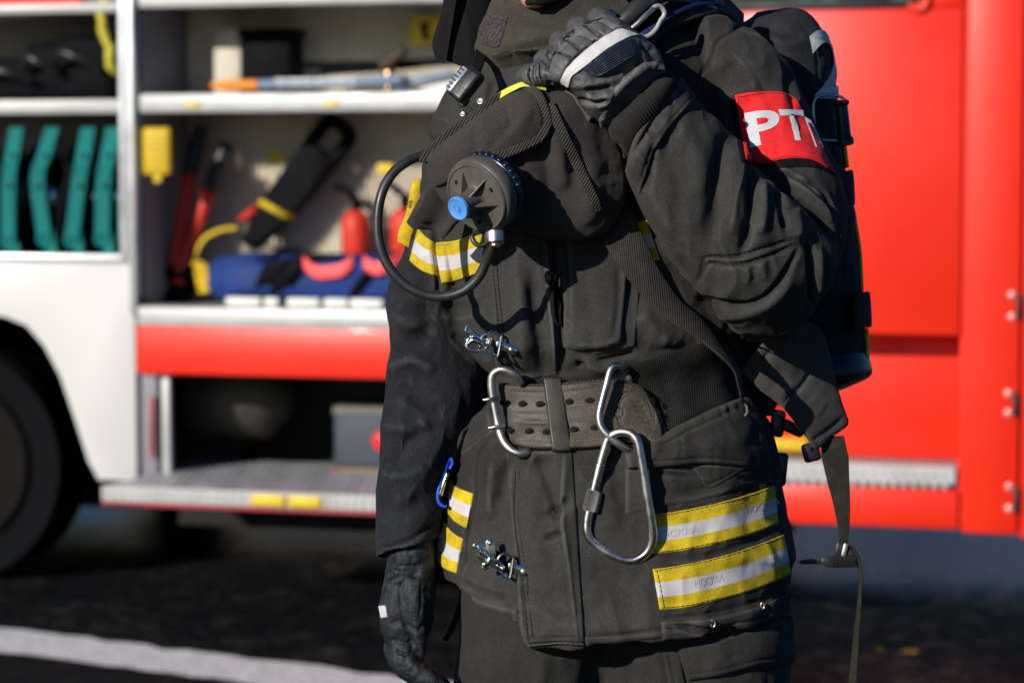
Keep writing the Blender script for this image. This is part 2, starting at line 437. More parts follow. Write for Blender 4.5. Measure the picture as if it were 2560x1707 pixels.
M['red_patch'] = mat('red_armband_cloth', (.86, .026, .030), .75, var=.08, vscale=30, fine=.22, fscale=650, bump=.2, bscale=60, bdist=.0015, spec=.2, sheen=.05)
M['embroidery'] = mat('white_embroidery', (.80, .80, .82), .7, var=.06, fine=.15, fscale=900, weave=(.0012, 5, .3), wdist=.0003)
M['belt_webbing'] = mat('matte_black_webbing', (.014, .0135, .013), .85, var=.25, vscale=30, weave=(.0030, .0030, math.radians(40)), wdist=.0005, spec=.2, dust=.06, fine=.2)
M['webbing'] = mat('black_webbing', (.034, .031, .028), .75, var=.25, vscale=30, weave=(.0030, .0030, math.radians(40)), wdist=.0007, spec=.35, dust=.12, fine=.2)
M['binding'] = mat('woven_binding_tape', (.055, .051, .042), .78, var=.25, vscale=30, weave=(.0040, .0040, math.radians(15)), wdist=.0014, spec=.3, dust=.15, fine=.25)
M['olive_web'] = mat('olive_webbing', (.030, .028, .019), .85, var=.2, vscale=30, weave=(.0030, .0026, 0), wdist=.0012, spec=.25, dust=.15, fine=.3)
M['cordura'] = mat('dark_cordura', (.066, .057, .054), .85, var=.28, vscale=12, weave=(.0026, .0026, math.radians(20)), wdist=.0009, fine=.3, bump=.3, bscale=30, bdist=.004, spec=.3, dust=.08, speck=.4)
M['rubber'] = mat('black_rubber', (.020, .020, .021), .42, var=.2, vscale=40, bump=.15, bscale=200, bdist=.0006, spec=.5, dust=.06)
M['plastic'] = mat('black_plastic', (.014, .014, .015), .35, var=.2, spec=.5, fine=.05)
M['plastic_grey'] = mat('worn_grey_black_plastic', (.095, .084, .072), .5, var=.25, vscale=18, bump=.15, bscale=90, bdist=.001, spec=.4, dust=.12, fine=.1)
M['plastic_sky'] = mat('pale_radio_plastic', (.22, .25, .33), .3, var=.1, spec=.5)
M['blue_cap'] = mat('sky_blue_plastic', (.085, .30, .72), .5, var=.06, vscale=40, spec=.35, bump=.1, bscale=120, bdist=.0006)
M['blue_cap_line'] = mat('blue_relief_plastic', (.06, .22, .56), .55, var=.05)
M['steel'] = mat('worn_steel', (.58, .55, .52), .34, metal=1, var=.18, vscale=30, bump=.25, bscale=180, bdist=.0006, scratch=.35, dustc=(.25, .22, .2), rvar=.14)
M['steel_dull'] = mat('dull_grey_steel', (.50, .48, .45), .45, metal=1, var=.2, vscale=40, bump=.3, bscale=150, bdist=.0006, rvar=.12)
M['chrome'] = mat('nickel_plated_steel', (.72, .70, .67), .16, metal=1, var=.15, vscale=60, rvar=.08)
M['knurl'] = mat('knurled_steel', (.48, .46, .44), .45, metal=1, var=.15, weave=(.0016, .0016, .78), wdist=.0008)
M['brass'] = mat('brass', (.70, .45, .22), .3, metal=1, var=.2)
M['rivet'] = mat('bronze_rivet', (.62, .50, .40), .35, metal=1, var=.2)
M['gunmetal'] = mat('dark_blue_metal', (.05, .07, .12), .25, metal=.8, var=.3, vscale=60)
M['belt'] = mat('worn_brown_black_leather', (.046, .037, .026), .58, var=.5, vscale=22, bump=.5, bscale=110, bdist=.0016, spec=.4, dust=.35, dustc=(.13, .10, .065), scratch=.25, fine=.15, fscale=400)
M['keeper'] = mat('dark_leather_loop', (.030, .025, .020), .5, var=.3, vscale=30, bump=.35, bscale=120, bdist=.001, spec=.5, scratch=.2, dustc=(.2, .17, .13))
M['hole'] = mat('dark_hole', (.004, .004, .004), .9)
M['thread'] = mat('tan_thread', (.17, .14, .11), .85)
M['thread_dark'] = mat('dark_thread', (.012, .012, .012), .9)
M['thread_grey'] = mat('grey_thread', (.12, .115, .10), .9)
M['neoprene'] = mat('padded_black_cloth', (.062, .057, .056), .92, var=.2, vscale=14, fine=.3, fscale=620, bump=.25, bscale=30, bdist=.004, sheen=.15, spec=.15, speck=.8, dust=.05)
M['pack'] = mat('dark_pack_cloth', (.018, .019, .023), .8, var=.3, vscale=10, fine=.25, fscale=500, bump=.4, bscale=22, bdist=.006, spec=.3, dust=.07)
M['pack_light'] = mat('grey_white_print', (.68, .66, .63), .7, var=.15, vscale=60, dust=.2, dustc=(.2, .19, .18))
M['strap_blue'] = mat('dark_blue_strap', (.012, .018, .075), .6, var=.25, spec=.4)
M['skin'] = mat('skin', (.62, .33, .21), .5, var=.08, vscale=60, spec=.4)
M['helmet'] = mat('helmet_shell', (.55, .50, .42), .35, var=.05, coat=.4)
M['visor'] = mat('smoked_visor', (.03, .03, .03), .1, spec=.6)
M['eye'] = mat('eye_white', (.7, .7, .68), .25)
M['iris'] = mat('iris', (.06, .04, .03), .2)
M['lip'] = mat('lips', (.45, .18, .15), .5)
# vehicle
M['red_paint'] = mat('fire_red_paint', (.74, .021, .005), .42, var=.03, vscale=3, spec=.4, coat=.12, rvar=.05, bump=.05, bscale=3, bdist=.01)
M['white_paint'] = mat('white_paint', (.59, .58, .56), .4, var=.015, vscale=2, spec=.4, coat=.1)
M['alu'] = mat('anodised_aluminium', (.68, .69, .72), .38, metal=.55, var=.06, vscale=8)
M['alu_shelf'] = mat('pale_aluminium_shelf', (.46, .46, .455), .45, metal=.2, var=.07, vscale=8, dust=.15)
M['jamb'] = mat('grey_jamb', (.23, .22, .25), .6, var=.12, vscale=8)
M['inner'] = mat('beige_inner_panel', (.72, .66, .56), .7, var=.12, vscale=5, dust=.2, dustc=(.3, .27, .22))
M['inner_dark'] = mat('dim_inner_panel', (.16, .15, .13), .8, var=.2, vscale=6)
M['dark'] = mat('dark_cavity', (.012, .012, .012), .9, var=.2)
M['tread'] = mat('patterned_step_metal', (.52, .53, .56), .5, metal=.5, var=.12, vscale=12, weave=(.045, .03, .4), wdist=.003)
M['tyre'] = mat('tyre_rubber', (.004, .0045, .0055), .9, spec=.08, var=.25, vscale=10, bump=.3, bscale=40, bdist=.003)
M['rim'] = mat('dark_wheel_rim', (.006, .005, .0045), .7, spec=.1, var=.3, vscale=8)
M['reflector'] = mat('yellow_reflector', (.75, .52, .02), .4, var=.08)
M['seal'] = mat('rubber_seal', (.012, .013, .017), .5)
M['teal'] = mat('teal_strap', (.002, .150, .142), .6, var=.2, vscale=10, spec=.12)
M['black_gear'] = mat('black_gear', (.005, .0055, .007), .65, var=.3, vscale=12, spec=.05)
M['red_gear'] = mat('red_handle', (.62, .035, .018), .5, var=.12)
M['yellow_gear'] = mat('yellow_plastic_gear', (.60, .41, .015), .55, var=.15, vscale=14)
M['rope'] = mat('yellow_rope', (.60, .52, .06), .8, var=.25, vscale=60, bump=.6, bscale=220, bdist=.003)
M['blue_bag'] = mat('royal_blue_bag', (.006, .030, .165), .7, var=.25, vscale=9, bump=.4, bscale=18, bdist=.012)
M['pink'] = mat('fluorescent_pink_tape', (.95, .10, .10), .5, var=.05)
M['orange'] = mat('orange_gear', (.80, .25, .02), .5, var=.12)
M['bluewhite'] = mat('blue_grey_tool', (.18, .25, .36), .5, var=.2, vscale=30)
M['white_gear'] = mat('white_plastic', (.72, .70, .66), .5, var=.08)
M['tan_tank'] = mat('tan_tank', (.045, .040, .031), .6, var=.15)
M['greyblue'] = mat('grey_blue_box', (.036, .050, .070), .6, var=.2)
M['red_lamp'] = mat('red_lamp_lens', (.75, .015, .015), .25, var=.05)
M['glass'] = mat('tinted_window_glass', (.55, .60, .58), .02, trans=1.0, rvar=0, spec=.5, var=0)
M['leaf_yellow'] = mat('dry_yellow_leaf', (.28, .17, .02), .7, var=.3, vscale=60)
M['bark'] = mat('bark', (.09, .07, .05), .9, var=.3, vscale=6, bump=.8, bscale=12, bdist=.03)
M['foliage'] = mat('autumn_leaves', (.12, .11, .03), .6, var=.6, vscale=1.5)
M['foliage2'] = mat('green_leaves', (.06, .10, .025), .6, var=.5, vscale=1.5)
M['stone'] = mat('pale_render_wall', (.62, .56, .48), .85, var=.08, vscale=1)
M['window'] = mat('dark_window', (.03, .035, .04), .1)
M['roof'] = mat('brown_roof', (.20, .10, .07), .8, var=.2)
# ================================================================== PERSON
GROUND_Y = 435+FPX*CAM_H/D0
person = thing('person', 'person in black firefighting suit and gloves, one fist raised to the chest', 'person', W(np.array([1500., GROUND_Y-8, -100.]))*np.array([1, 1, 0]))

# ---- body: one continuous figure inside the clothes
mb = MB()
def ell(c, r, n=20, m=28):
    th = np.linspace(0, math.pi, n); ph = np.linspace(0, 2*math.pi, m, endpoint=False)
    G = np.zeros((n, m, 3)); G[..., 0] = c[0]+r[0]*np.sin(th)[:, None]*np.cos(ph); G[..., 1] = c[1]-r[1]*np.cos(th)[:, None]; G[..., 2] = c[2]+r[2]*np.sin(th)[:, None]*np.sin(ph)
    return G
mb.grid(ell((1395, -230, 10), (165, 235, 200)), cv=True)                       # skull
mb.grid(loft([(1255, -200, 1440, -200, 60, 120), (1262, -110, 1430, -110, 70, 118), (1285, -40, 1405, -40, 85, 100), (1302, 5, 1372, 5, 100, 72), (1315, 22, 1352, 22, 105, 40)], 24, 28), cv=True, cap0=True, cap1=True)   # jaw
mb.grid(loft([(1300, -120, 1500, -120, -30, 100), (1300, 60, 1520, 60, -60, 105), (1250, 150, 1600, 150, -90, 120)], 16, 28), cv=True, cap0=True, cap1=True)
mb.grid(loft([(1250, 120, 1640, 120, -110, 110), (1180, 220, 1800, 220, -120, 160), (1160, 450, 1800, 450, -120, 190), (1230, 900, 1780, 900, -120, 180), (1200, 1150, 1800, 1150, -120, 190), (1230, 1350, 1800, 1350, -120, 190)], 40, 40), cv=True, cap0=True, cap1=True)
for (xa, xb) in ((1190, 1480), (1540, 1850)):
    c = (xa+xb)/2; mb.grid(loft([(xa, 1260, xb, 1260, -120, 170), (xa+10, 1700, xb-25, 1700, -115, 150), (c-90, 2300, c+80, 2300, -110, 105), (c-85, 2600, c+75, 2600, -140, 105), (c-60, 3200, c+55, 3200, -140, 65), (c-55, 3330, c+55, 3330, -120, 80)], 60, 28), cv=True, cap0=True, cap1=True)
mb.grid(loft([(1270, -165, 1330, -165, 190, 30), (1268, -130, 1318, -130, 215, 40), (1275, -105, 1325, -105, 190, 25)], 10, 14), cv=True, cap0=True, cap1=True)  # nose
mb.grid(ell((1550, -190, -30), (26, 55, 40)), cv=True); mb.grid(ell((1245, -190, -30), (22, 55, 40)), cv=True)  # ears
V, F, E = remesh(mb, 9, 3)
V = folds(V, vnormals(V, F), [([(1262, -68), (1300, -62), (1345, -66)], 7, -9), ([(1270, -48), (1300, -42), (1335, -47)], 10, 6), ([(1250, -215), (1280, -222)], 16, -12), ([(1335, -222), (1375, -215)], 16, -12)])
mkobj('body', W(V), F, M['skin'], person)
for x in (1264, 1352):
    e = MB().grid(ell((x, -218, 168), (20, 16, 20)), cv=True).build('eye', M['eye'], person, 'P')
    MB().grid(ell((x-5, -217, 184), (8, 8, 6)), cv=True).build('iris', M['iris'], e, 'P')

# ---- helmet with neck cape (mostly above the frame)
hel = MB()
G = ell((1400, -330, -10), (235, 235, 270), 28, 48)[:16]; hel.grid(G, cv=True)
br = [[1400+r*235*math.cos(a)-20, -300+8*math.sin(a*2), -10+r*270*math.sin(a)] for a in np.linspace(0, 2*math.pi, 48, endpoint=False) for r in (1,)]
hel.tube(br, 16, n=96, closed=True, k=10, smooth=True)
helmet = hel.build('helmet', M['helmet'], person, 'P')
# cape: heavy cloth skirt hanging from the helmet, open at the face
ang = np.linspace(math.radians(-205), math.radians(45), 64)       # from viewer-left round the back to the right
cb = MB(); rows = []
for t in np.linspace(0, 1, 26):
    row = []
    for a in ang:
        lowx = 300-40*math.cos(a*2); y = -300+t*(435+26*math.sin(3*a))
        rx = 225+t*85; rz = 245+t*35
        row.append([1395+rx*math.cos(a), y, -60+rz*math.sin(a)+(12*math.sin(5*a)*t)])
    rows.append(row)
cb.grid(np.array(rows)); 
cape_o = cb.build('neck_cape', M['hood'], helmet, 'P')
# front edge of the cape seen left of the collar
mb = MB()
out = [(1112, -140, 0), (1108, 0, 20), (1100, 40, 30), (1086, 85, 35), (1080, 112, 38), (1088, 138, 42), (1112, 150, 46), (1160, 168, 50), (1190, 162, 46), (1212, 100, 20), (1226, 20, 0), (1230, -120, 0), (1180, -190, 0)]
mb.grid(pillow(out, 20, 16, n=18, m=72, c=(1165, 20), back=25), cv=True, cap0=True, cap1=True)
V = mb.V(); N = vnormals(V, mb.f); N *= np.sign((N[:, 2:3]*0+1))
mkobj('cape_front', W(V), mb.f, M['hood'], helmet)
MB().tube([(1318, 8, 160), (1332, 3, 172), (1356, 6, 165), (1400, -6, 130), (1480, -60, 60)], [8, 9, 9, 8, 6], n=40).build('chin_strap', M['hood'], helmet, 'P')

# ---- jacket: torso and both sleeves, one mesh
TY = np.array([-20, 0, 40, 100, 180, 260, 350, 450, 600, 690, 760, 820, 860, 900, 928, 960, 1005, 1050, 1100, 1200, 1300, 1400], float)
XL = np.array([1300, 1270, 1225, 1188, 1150, 1105, 1072, 1056, 1052, 1080, 1100, 1112, 1128, 1168, 1212, 1218, 1206, 1158, 1136, 1112, 1092, 1083], float)
XR = np.array([1560, 1625, 1730, 1790, 1850, 1880, 1890, 1892, 1885, 1880, 1876, 1872, 1870, 1867, 1866, 1868, 1886, 1918, 1938, 1952, 1965, 1986], float)
HB = np.array([110, 130, 180, 220, 250, 270, 285, 292, 298, 305, 315, 322, 318, 290, 262, 250, 258, 280, 296, 306, 312, 318], float)
def hemy(u): return np.interp(u, [-1, -.8, -.6, -.54, -.515, -.165, -.13, .2, .5, .8, 1], [1442, 1490, 1538, 1556, 1624, 1622, 1606, 1606, 1594, 1566, 1532])
mb = MB(); m = 180
th = np.linspace(0, 2*math.pi, m, endpoint=False); p = 2.35
c_ = np.sign(np.cos(th))*np.abs(np.cos(th))**(2/p); s_ = np.sign(np.sin(th))*np.abs(np.sin(th))**(2/p)
rows = []
for y in np.r_[np.linspace(-20, 1400, 240)]:
    xl, xr, b = np.interp(y, TY, XL), np.interp(y, TY, XR), np.interp(y, TY, HB)
    rows.append(np.c_[(xl+xr)/2+(xr-xl)/2*c_, np.full(m, y), -120+b*s_])
for t in np.linspace(.08, 1, 28):
    y = 1400+t*(hemy(c_)-1400); xl, xr = 1083+t*8, 1975+t*8
    rows.append(np.c_[(xl+xr)/2+(xr-xl)/2*c_*(1-.015*max(0, t-.85)/.15), y, -120+(318+10*t-18*max(0, t-.85)/.15)*s_])
mb.grid(np.array(rows), cv=True, cap0=True, cap1=True)
# upper sleeve, forearm sleeve (viewer right)
UP = [(1700, 50, 1815, 38, -70, 90), (1725, 140, 1935, 118, -55, 135), (1738, 250, 2000, 225, -35, 150), (1765, 360, 2052, 335, -10, 155), (1800, 470, 2096, 440, 20, 155), (1840, 600, 2114, 560, 50, 150), (1880, 720, 2088, 680, 70, 135), (1925, 800, 2035, 785, 85, 75)]
FO = [(1563, 436, 1702, 206, 285, 100), (1600, 505, 1757, 262, 268, 116), (1640, 582, 1828, 335, 245, 132), (1692, 682, 1890, 420, 212, 146), (1772, 757, 2000, 500, 185, 150), (1850, 836, 2090, 610, 135, 140), (1902, 856, 2086, 690, 105, 118), (1965, 850, 2062, 752, 92, 75)]
mb.grid(loft(UP, 60, 64), cv=True, cap0=True, cap1=True)
mb.grid(loft(FO, 60, 64), cv=True, cap0=True, cap1=True)
# hanging sleeve (viewer left)
LO = [(1110, 250, 1240, 235, -90, 90), (1078, 320, 1232, 310, -80, 118), (1056, 430, 1210, 430, -75, 128), (1044, 560, 1190, 560, -75, 130), (1012, 636, 1180, 640, -72, 134), (968, 735, 1172, 745, -66, 140), (982, 850, 1196, 860, -70, 142), (972, 950, 1212, 955, -66, 138), (960, 1060, 1176, 1065, -50, 132), (948, 1200, 1116, 1200, -30, 122), (940, 1310, 1104, 1290, -20, 114), (939, 1392, 1098, 1340, -14, 104)]
mb.grid(loft(LO, 110, 64), cv=True, cap0=True, cap1=True)
V, F, E = remesh(mb, 4.2, 6)
N = vnormals(V, F)
# broad waviness of heavy cloth, then drawn folds
w = fbm(V*np.array([1/150, 1/210, 1/150]), 3)
w2 = 1-np.abs(fbm(V*np.array([1/95, 1/150, 1/105])+31, 2)); 
arm = ((V[:, 0] < 1175) & (V[:, 1] > 600) & (V[:, 2] > -200)) | (V[:, 0] > 1700)
w3 = fbm(V/np.array([26, 34, 26])+5, 2)
V = V+N*(w*8+(w2-.5)*np.where(arm, 9, 7)+w3*.45)[:, None]
N = vnormals(V, F)
FT = [  # torso
 ([(1083, 560), (1090, 620), (1099, 700), (1103, 740)], 9, -14), ([(1100, 560), (1110, 640), (1118, 720)], 14, 6),
 ([(1387, 640), (1393, 720), (1404, 800), (1408, 880), (1400, 920)], 12, -15), ([(1368, 650), (1374, 760), (1384, 850), (1392, 930)], 12, 7),
 ([(1110, 745), (1150, 770), (1210, 760)], 16, -6), ([(1130, 830), (1180, 868), (1225, 900)], 14, -8), ([(1100, 790), (1150, 800), (1205, 780)], 12, 5),
 ([(1330, 700), (1345, 800), (1362, 880)], 22, -9), ([(1280, 690), (1300, 800), (1310, 930)], 30, 8),
 ([(1450, 895), (1500, 920), (1555, 915)], 12, 10), ([(1440, 915), (1470, 905)], 9, -9), ([(1490, 905), (1540, 895), (1590, 880)], 8, -8),
 ([(1600, 780), (1640, 830), (1680, 860)], 22, 8), ([(1590, 850), (1660, 880), (1750, 860)], 18, -8),
 # skirt below the belt
 ([(1240, 1075), (1200, 1120), (1187, 1170), (1186, 1235), (1170, 1320), (1150, 1420), (1143, 1470)], 7, -9, 'c'),
 ([(1275, 1140), (1255, 1200), (1248, 1260)], 12, -11), ([(1235, 1150), (1226, 1230), (1230, 1300)], 14, 9), ([(1300, 1140), (1330, 1160), (1390, 1150)], 14, -7),
 ([(1345, 1135), (1372, 1200), (1395, 1260), (1400, 1310)], 18, -7), ([(1418, 1130), (1412, 1230), (1405, 1300), (1420, 1400)], 12, 6),
 ([(1360, 1290), (1400, 1268), (1418, 1240)], 10, -7), ([(1370, 1345), (1405, 1330)], 10, -5), ([(1290, 1480), (1350, 1500), (1420, 1560)], 18, -6), ([(1285, 1440), (1370, 1500), (1440, 1540)], 14, 5),
 ([(1140, 1470), (1190, 1495), (1260, 1520), (1290, 1535)], 9, 7), ([(1150, 1450), (1210, 1478), (1280, 1495)], 8, -6), ([(1145, 1380), (1200, 1420), (1270, 1405)], 24, -7),
 ([(1500, 1190), (1520, 1260), (1530, 1330)], 26, 7), ([(1470, 1420), (1560, 1440), (1620, 1430)], 22, -5), ([(1465, 1560), (1560, 1570), (1650, 1560)], 26, 6),
 ([(1478, 1588), (1560, 1582), (1650, 1572), (1760, 1570), (1900, 1545), (1975, 1500)], 6, -5, 'c'),
 ([(1640, 1215), (1700, 1235), (1800, 1210)], 16, -8), ([(1640, 1545), (1760, 1535), (1900, 1500), (1985, 1455)], 7, -7, 'c'),
 ([(1690, 1550), (1760, 1575), (1850, 1572)], 10, -8), ([(1660, 1395), (1760, 1388), (1860, 1360), (1950, 1325)], 9, -6),
 # chest and shoulder
 ([(1160, 300), (1130, 400), (1110, 500)], 26, 8), ([(1110, 300), (1085, 380)], 18, -8), ([(1230, 190), (1222, 240), (1228, 300)], 9, -9), ([(1250, 185), (1262, 240)], 10, 6),
 ([(1873, 50), (1830, 78), (1796, 100), (1775, 140), (1755, 186), (1742, 215), (1734, 240)], 5, -7, 'c'),
 ([(1640, 130), (1662, 190), (1670, 250)], 8, -8), ([(1850, 150), (1780, 215), (1760, 260)], 26, -14), ([(1900, 210), (1840, 235), (1800, 262)], 24, 12), ([(1960, 180), (1985, 260), (2010, 340)], 12, -8),
]
FA = [  # raised sleeve
 ([(1812, 330), (1806, 390), (1792, 460), (1784, 540), (1778, 600)], 19, -19), ([(1845, 345), (1850, 420), (1838, 500), (1828, 590)], 17, 13), ([(1868, 400), (1878, 440), (1880, 520), (1868, 580), (1850, 640)], 11, -19), ([(1905, 450), (1908, 520), (1900, 590)], 15, 12),
 ([(1946, 470), (1956, 520), (1966, 572)], 9, -22), ([(1985, 520), (1996, 560), (1998, 600)], 13, 9), ([(1915, 424), (1950, 452), (1978, 478), (2020, 515), (2070, 570), (2096, 610)], 9, -17), ([(1930, 405), (1990, 450), (2050, 505), (2085, 560)], 12, 13),
 ([(1955, 432), (2000, 455), (2055, 500), (2090, 545)], 7, -13), ([(1985, 440), (2035, 470), (2075, 510)], 8, 8), ([(2012, 455), (2050, 478), (2090, 530)], 6, -10),
 ([(1650, 320), (1672, 400), (1700, 470), (1705, 560)], 26, -8), ([(1700, 300), (1740, 400), (1750, 500)], 28, 8), ([(1610, 440), (1650, 520), (1690, 600)], 18, 7), ([(1640, 360), (1620, 420), (1615, 480)], 13, -9), ([(1670, 290), (1650, 340), (1640, 400)], 12, 7),
 ([(1640, 215), (1600, 320), (1582, 430)], 9, 5),
 ([(1735, 712), (1750, 680), (1764, 645), (1800, 645), (1850, 640), (1900, 624), (1960, 605), (2008, 588)], 5, -7, 'c'),
 ([(1731, 716), (1752, 690), (1772, 660), (1810, 664), (1856, 661), (1910, 646), (1965, 622), (2012, 604)], 4.5, -8, 'c'),
 ([(1742, 745), (1770, 752), (1825, 762), (1870, 762), (1905, 748), (1937, 722), (1960, 690), (1980, 655), (2003, 612)], 8, -11), ([(1760, 780), (1830, 790), (1900, 775), (1950, 740), (1985, 690)], 14, 7),
 ([(1866, 664), (1870, 690), (1862, 712)], 12, 4), ([(1880, 664), (1886, 706)], 8, -4), ([(1900, 655), (1914, 700)], 11, 4), ([(1922, 650), (1932, 690)], 8, -3),
 ([(2020, 600), (2028, 640), (2030, 700), (2038, 770)], 8, -24), ([(2050, 620), (2052, 680), (2048, 740)], 8, 7), ([(2066, 640), (2064, 720), (2046, 780)], 5, -7), ([(2098, 560), (2102, 640), (2070, 740), (2030, 800), (1975, 840)], 5, -7, 'c'),
 ([(1690, 640), (1730, 690), (1800, 740)], 24, -6), ([(2010, 720), (1980, 790), (1930, 835)], 22, -7),
]
FL = [  # hanging sleeve
 ([(985, 705), (1030, 770), (1090, 770)], 16, -12), ([(980, 770), (1040, 815), (1100, 830)], 16, 9), ([(985, 900), (1040, 850), (1090, 800)], 18, -12), ([(975, 930), (1030, 900), (1090, 930)], 16, 10), ([(1000, 960), (1050, 1010), (1110, 1030)], 16, -11), ([(960, 1060), (1020, 1075), (1075, 1050)], 16, 9), ([(960, 1180), (1010, 1110), (1060, 1060)], 18, -12), ([(950, 1180), (1010, 1190), (1070, 1165)], 18, 8),
 ([(945, 1250), (1000, 1275), (1070, 1240)], 20, -8), ([(940, 1366), (985, 1360), (1040, 1340), (1094, 1302)], 6, -7, 'c'), ([(1005, 700), (1010, 900), (1000, 1100)], 24, 7), ([(1060, 640), (1055, 740), (1062, 860)], 20, -8), ([(1045, 330), (1090, 380), (1120, 470)], 16, -7),
]
V = folds(V, N, [(f[0], f[1], f[2]*1.3)+tuple(f[3:]) for f in FT+FA]+[(f[0], f[1]*1.1, f[2]*1.6)+tuple(f[3:]) for f in FL])
V = relax(V, E, 1, .35)
JK = (V, F); SJ = Surf(JK)
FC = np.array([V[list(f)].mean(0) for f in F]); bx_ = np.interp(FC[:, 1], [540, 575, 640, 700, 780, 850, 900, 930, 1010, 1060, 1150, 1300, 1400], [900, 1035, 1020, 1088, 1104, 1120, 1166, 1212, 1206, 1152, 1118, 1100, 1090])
jacket = mkobj('jacket', W(V), F, [M['jacket'], M['sleeve_shade']], person, mi=((FC[:, 0] < bx_) & (FC[:, 1] > 560) & (FC[:, 1] < 1420)).astype(int))
jacket['label'] = 'black cloth jacket with yellow and silver bands'

def cloth(name, top, bot, material, parent=jacket, label=None, surf=SJ, **k):
    b = MB(); patch(b, top, bot, surf, **k); o = b.build(name, material, parent, 'P', fixn=True)
    if label: o['label'] = label
    return o
# front placket above and below the belt
cloth('placket', [(1225, 590), (1290, 585), (1372, 600)], [(1238, 940), (1310, 950), (1396, 938)], M['jacket'], off=6, edge=10, n=50, m=90, puff=4,
      fl=[([(1216, 600), (1226, 690), (1240, 800), (1248, 930)], 4, -4, 'c'), ([(1352, 600), (1358, 720), (1372, 830), (1382, 935)], 5, -5), ([(1330, 660), (1340, 760), (1352, 850), (1356, 930)], 16, -9), ([(1290, 640), (1300, 760), (1310, 900)], 20, 5)])
cloth('placket', [(1262, 1115), (1340, 1125), (1432, 1118)], [(1304, 1620), (1380, 1614), (1464, 1616)], M['jacket'], off=7, edge=10, n=60, m=130, puff=5,
      fl=[([(1286, 1180), (1284, 1300), (1302, 1440), (1318, 1608)], 3.5, -4, 'c'), ([(1300, 1596), (1380, 1592), (1462, 1592)], 3, -4, 'c'), ([(1412, 1125), (1405, 1290), (1424, 1430), (1444, 1610)], 6, 5), ([(1376, 1300), (1400, 1280), (1420, 1240)], 9, -6), ([(1360, 1345), (1410, 1330)], 9, -5), ([(1290, 1450), (1370, 1500), (1440, 1560)], 14, -5), ([(1300, 1510), (1370, 1535), (1440, 1585)], 14, 4), ([(1345, 1130), (1375, 1220), (1398, 1300)], 14, -6), ([(1300, 1180), (1330, 1300), (1350, 1480)], 24, 4)])
# chest pocket: box with flap edge
cloth('chest_pocket', [(1412, 560), (1490, 556), (1582, 560)], [(1412, 868), (1446, 876), (1500, 874), (1540, 866), (1558, 858)], M['jacket'], off=26, edge=16, n=44, m=70, wob=2.5, smoothz=6,
      fl=[([(1420, 600), (1420, 860)], 4, -3, 'c'), ([(1548, 640), (1545, 780), (1530, 850)], 10, -6), ([(1440, 862), (1500, 862), (1545, 850)], 5, 4)])
cloth('pocket_backing', [(1396, 620), (1500, 600), (1610, 610)], [(1400, 872), (1480, 890), (1590, 868)], M['jacket'], off=5, edge=10, n=40, m=50, puff=2)
# hip pocket (viewer right): bellows pocket, its flap and pull tab
HIPT = [(1560, 1130), (1640, 1098), (1700, 1062), (1775, 1026), (1850, 994), (1880, 1006)]
HIPB = [(1566, 1172), (1634, 1172), (1700, 1166), (1770, 1162), (1850, 1170), (1930, 1172)]
cloth('hip_pocket_flap', HIPT, HIPB, M['jacket'], off=22, edge=10, n=70, m=44, puff=14, wob=1.2,
      fl=[([(1600, 1154), (1700, 1148), (1780, 1144), (1900, 1156)], 3, -4, 'c'), ([(1650, 1112), (1720, 1074), (1800, 1036), (1850, 1012)], 5, -6, 'c'), ([(1800, 1018), (1806, 1040)], 5, -6), ([(1822, 1010), (1830, 1036)], 5, -6), ([(1845, 1005), (1848, 1030)], 4, -5), ([(1640, 1130), (1720, 1100), (1800, 1080)], 20, -7), ([(1890, 1060), (1900, 1120)], 10, -7)])
cloth('hip_pocket_tab', [(1716, 1160), (1790, 1160), (1872, 1168)], [(1768, 1222), (1772, 1224), (1778, 1220)], M['jacket'], off=12, edge=7, n=30, m=26, fl=[([(1732, 1170), (1772, 1208), (1850, 1174)], 3, -4, 'c')])
cloth('hip_pocket', [(1560, 1168), (1640, 1165), (1760, 1160), (1930, 1165)], [(1560, 1290), (1650, 1268), (1780, 1240), (1930, 1194)], M['jacket'], off=5, edge=10, n=50, m=30, puff=3, fl=[([(1640, 1178), (1700, 1186), (1730, 1192)], 5, -7), ([(1845, 1192), (1890, 1200), (1925, 1190)], 6, -8), ([(1660, 1230), (1740, 1250), (1840, 1225)], 16, 5)])
# left hip pocket corner
cloth('hip_pocket_flap', [(1150, 1075), (1190, 1038), (1226, 1010)], [(1128, 1150), (1170, 1128), (1236, 1080)], M['jacket'], off=9, edge=9, n=24, m=24, puff=4, fl=[([(1135, 1136), (1175, 1112), (1234, 1068)], 4, -4, 'c')])
# hem band on the viewer right
cloth('hem_band', [(1456, 1590), (1560, 1588), (1690, 1574)], [(1460, 1618), (1560, 1606), (1690, 1592)], M['jacket'], off=4, edge=12, n=40, m=14, puff=1)
cloth('hem_band', [(1650, 1552), (1770, 1545), (1900, 1512), (1986, 1468)], [(1652, 1600), (1780, 1592), (1900, 1568), (1985, 1528)], M['jacket'], off=5, edge=9, n=50, m=20, puff=3, fl=[([(1680, 1556), (1770, 1582), (1870, 1572)], 9, -8)])
cloth('hem_band', [(1090, 1432), (1140, 1468), (1210, 1500), (1296, 1522)], [(1096, 1446), (1140, 1490), (1210, 1535), (1300, 1562)], M['jacket'], off=7, edge=9, n=40, m=14, puff=3)
# cuffs: rolled edge of both sleeves
b = MB(); b.tube([(p_[0], p_[1], z_) for p_, z_ in zip([(1704, 203), (1690, 226), (1664, 252), (1632, 284), (1602, 330), (1584, 376), (1570, 430)], [300, 350, 380, 392, 388, 365, 310])], [8, 9, 9, 9, 9, 9, 8], n=60)
b.build('cuff_edge', M['jacket'], jacket, 'P')

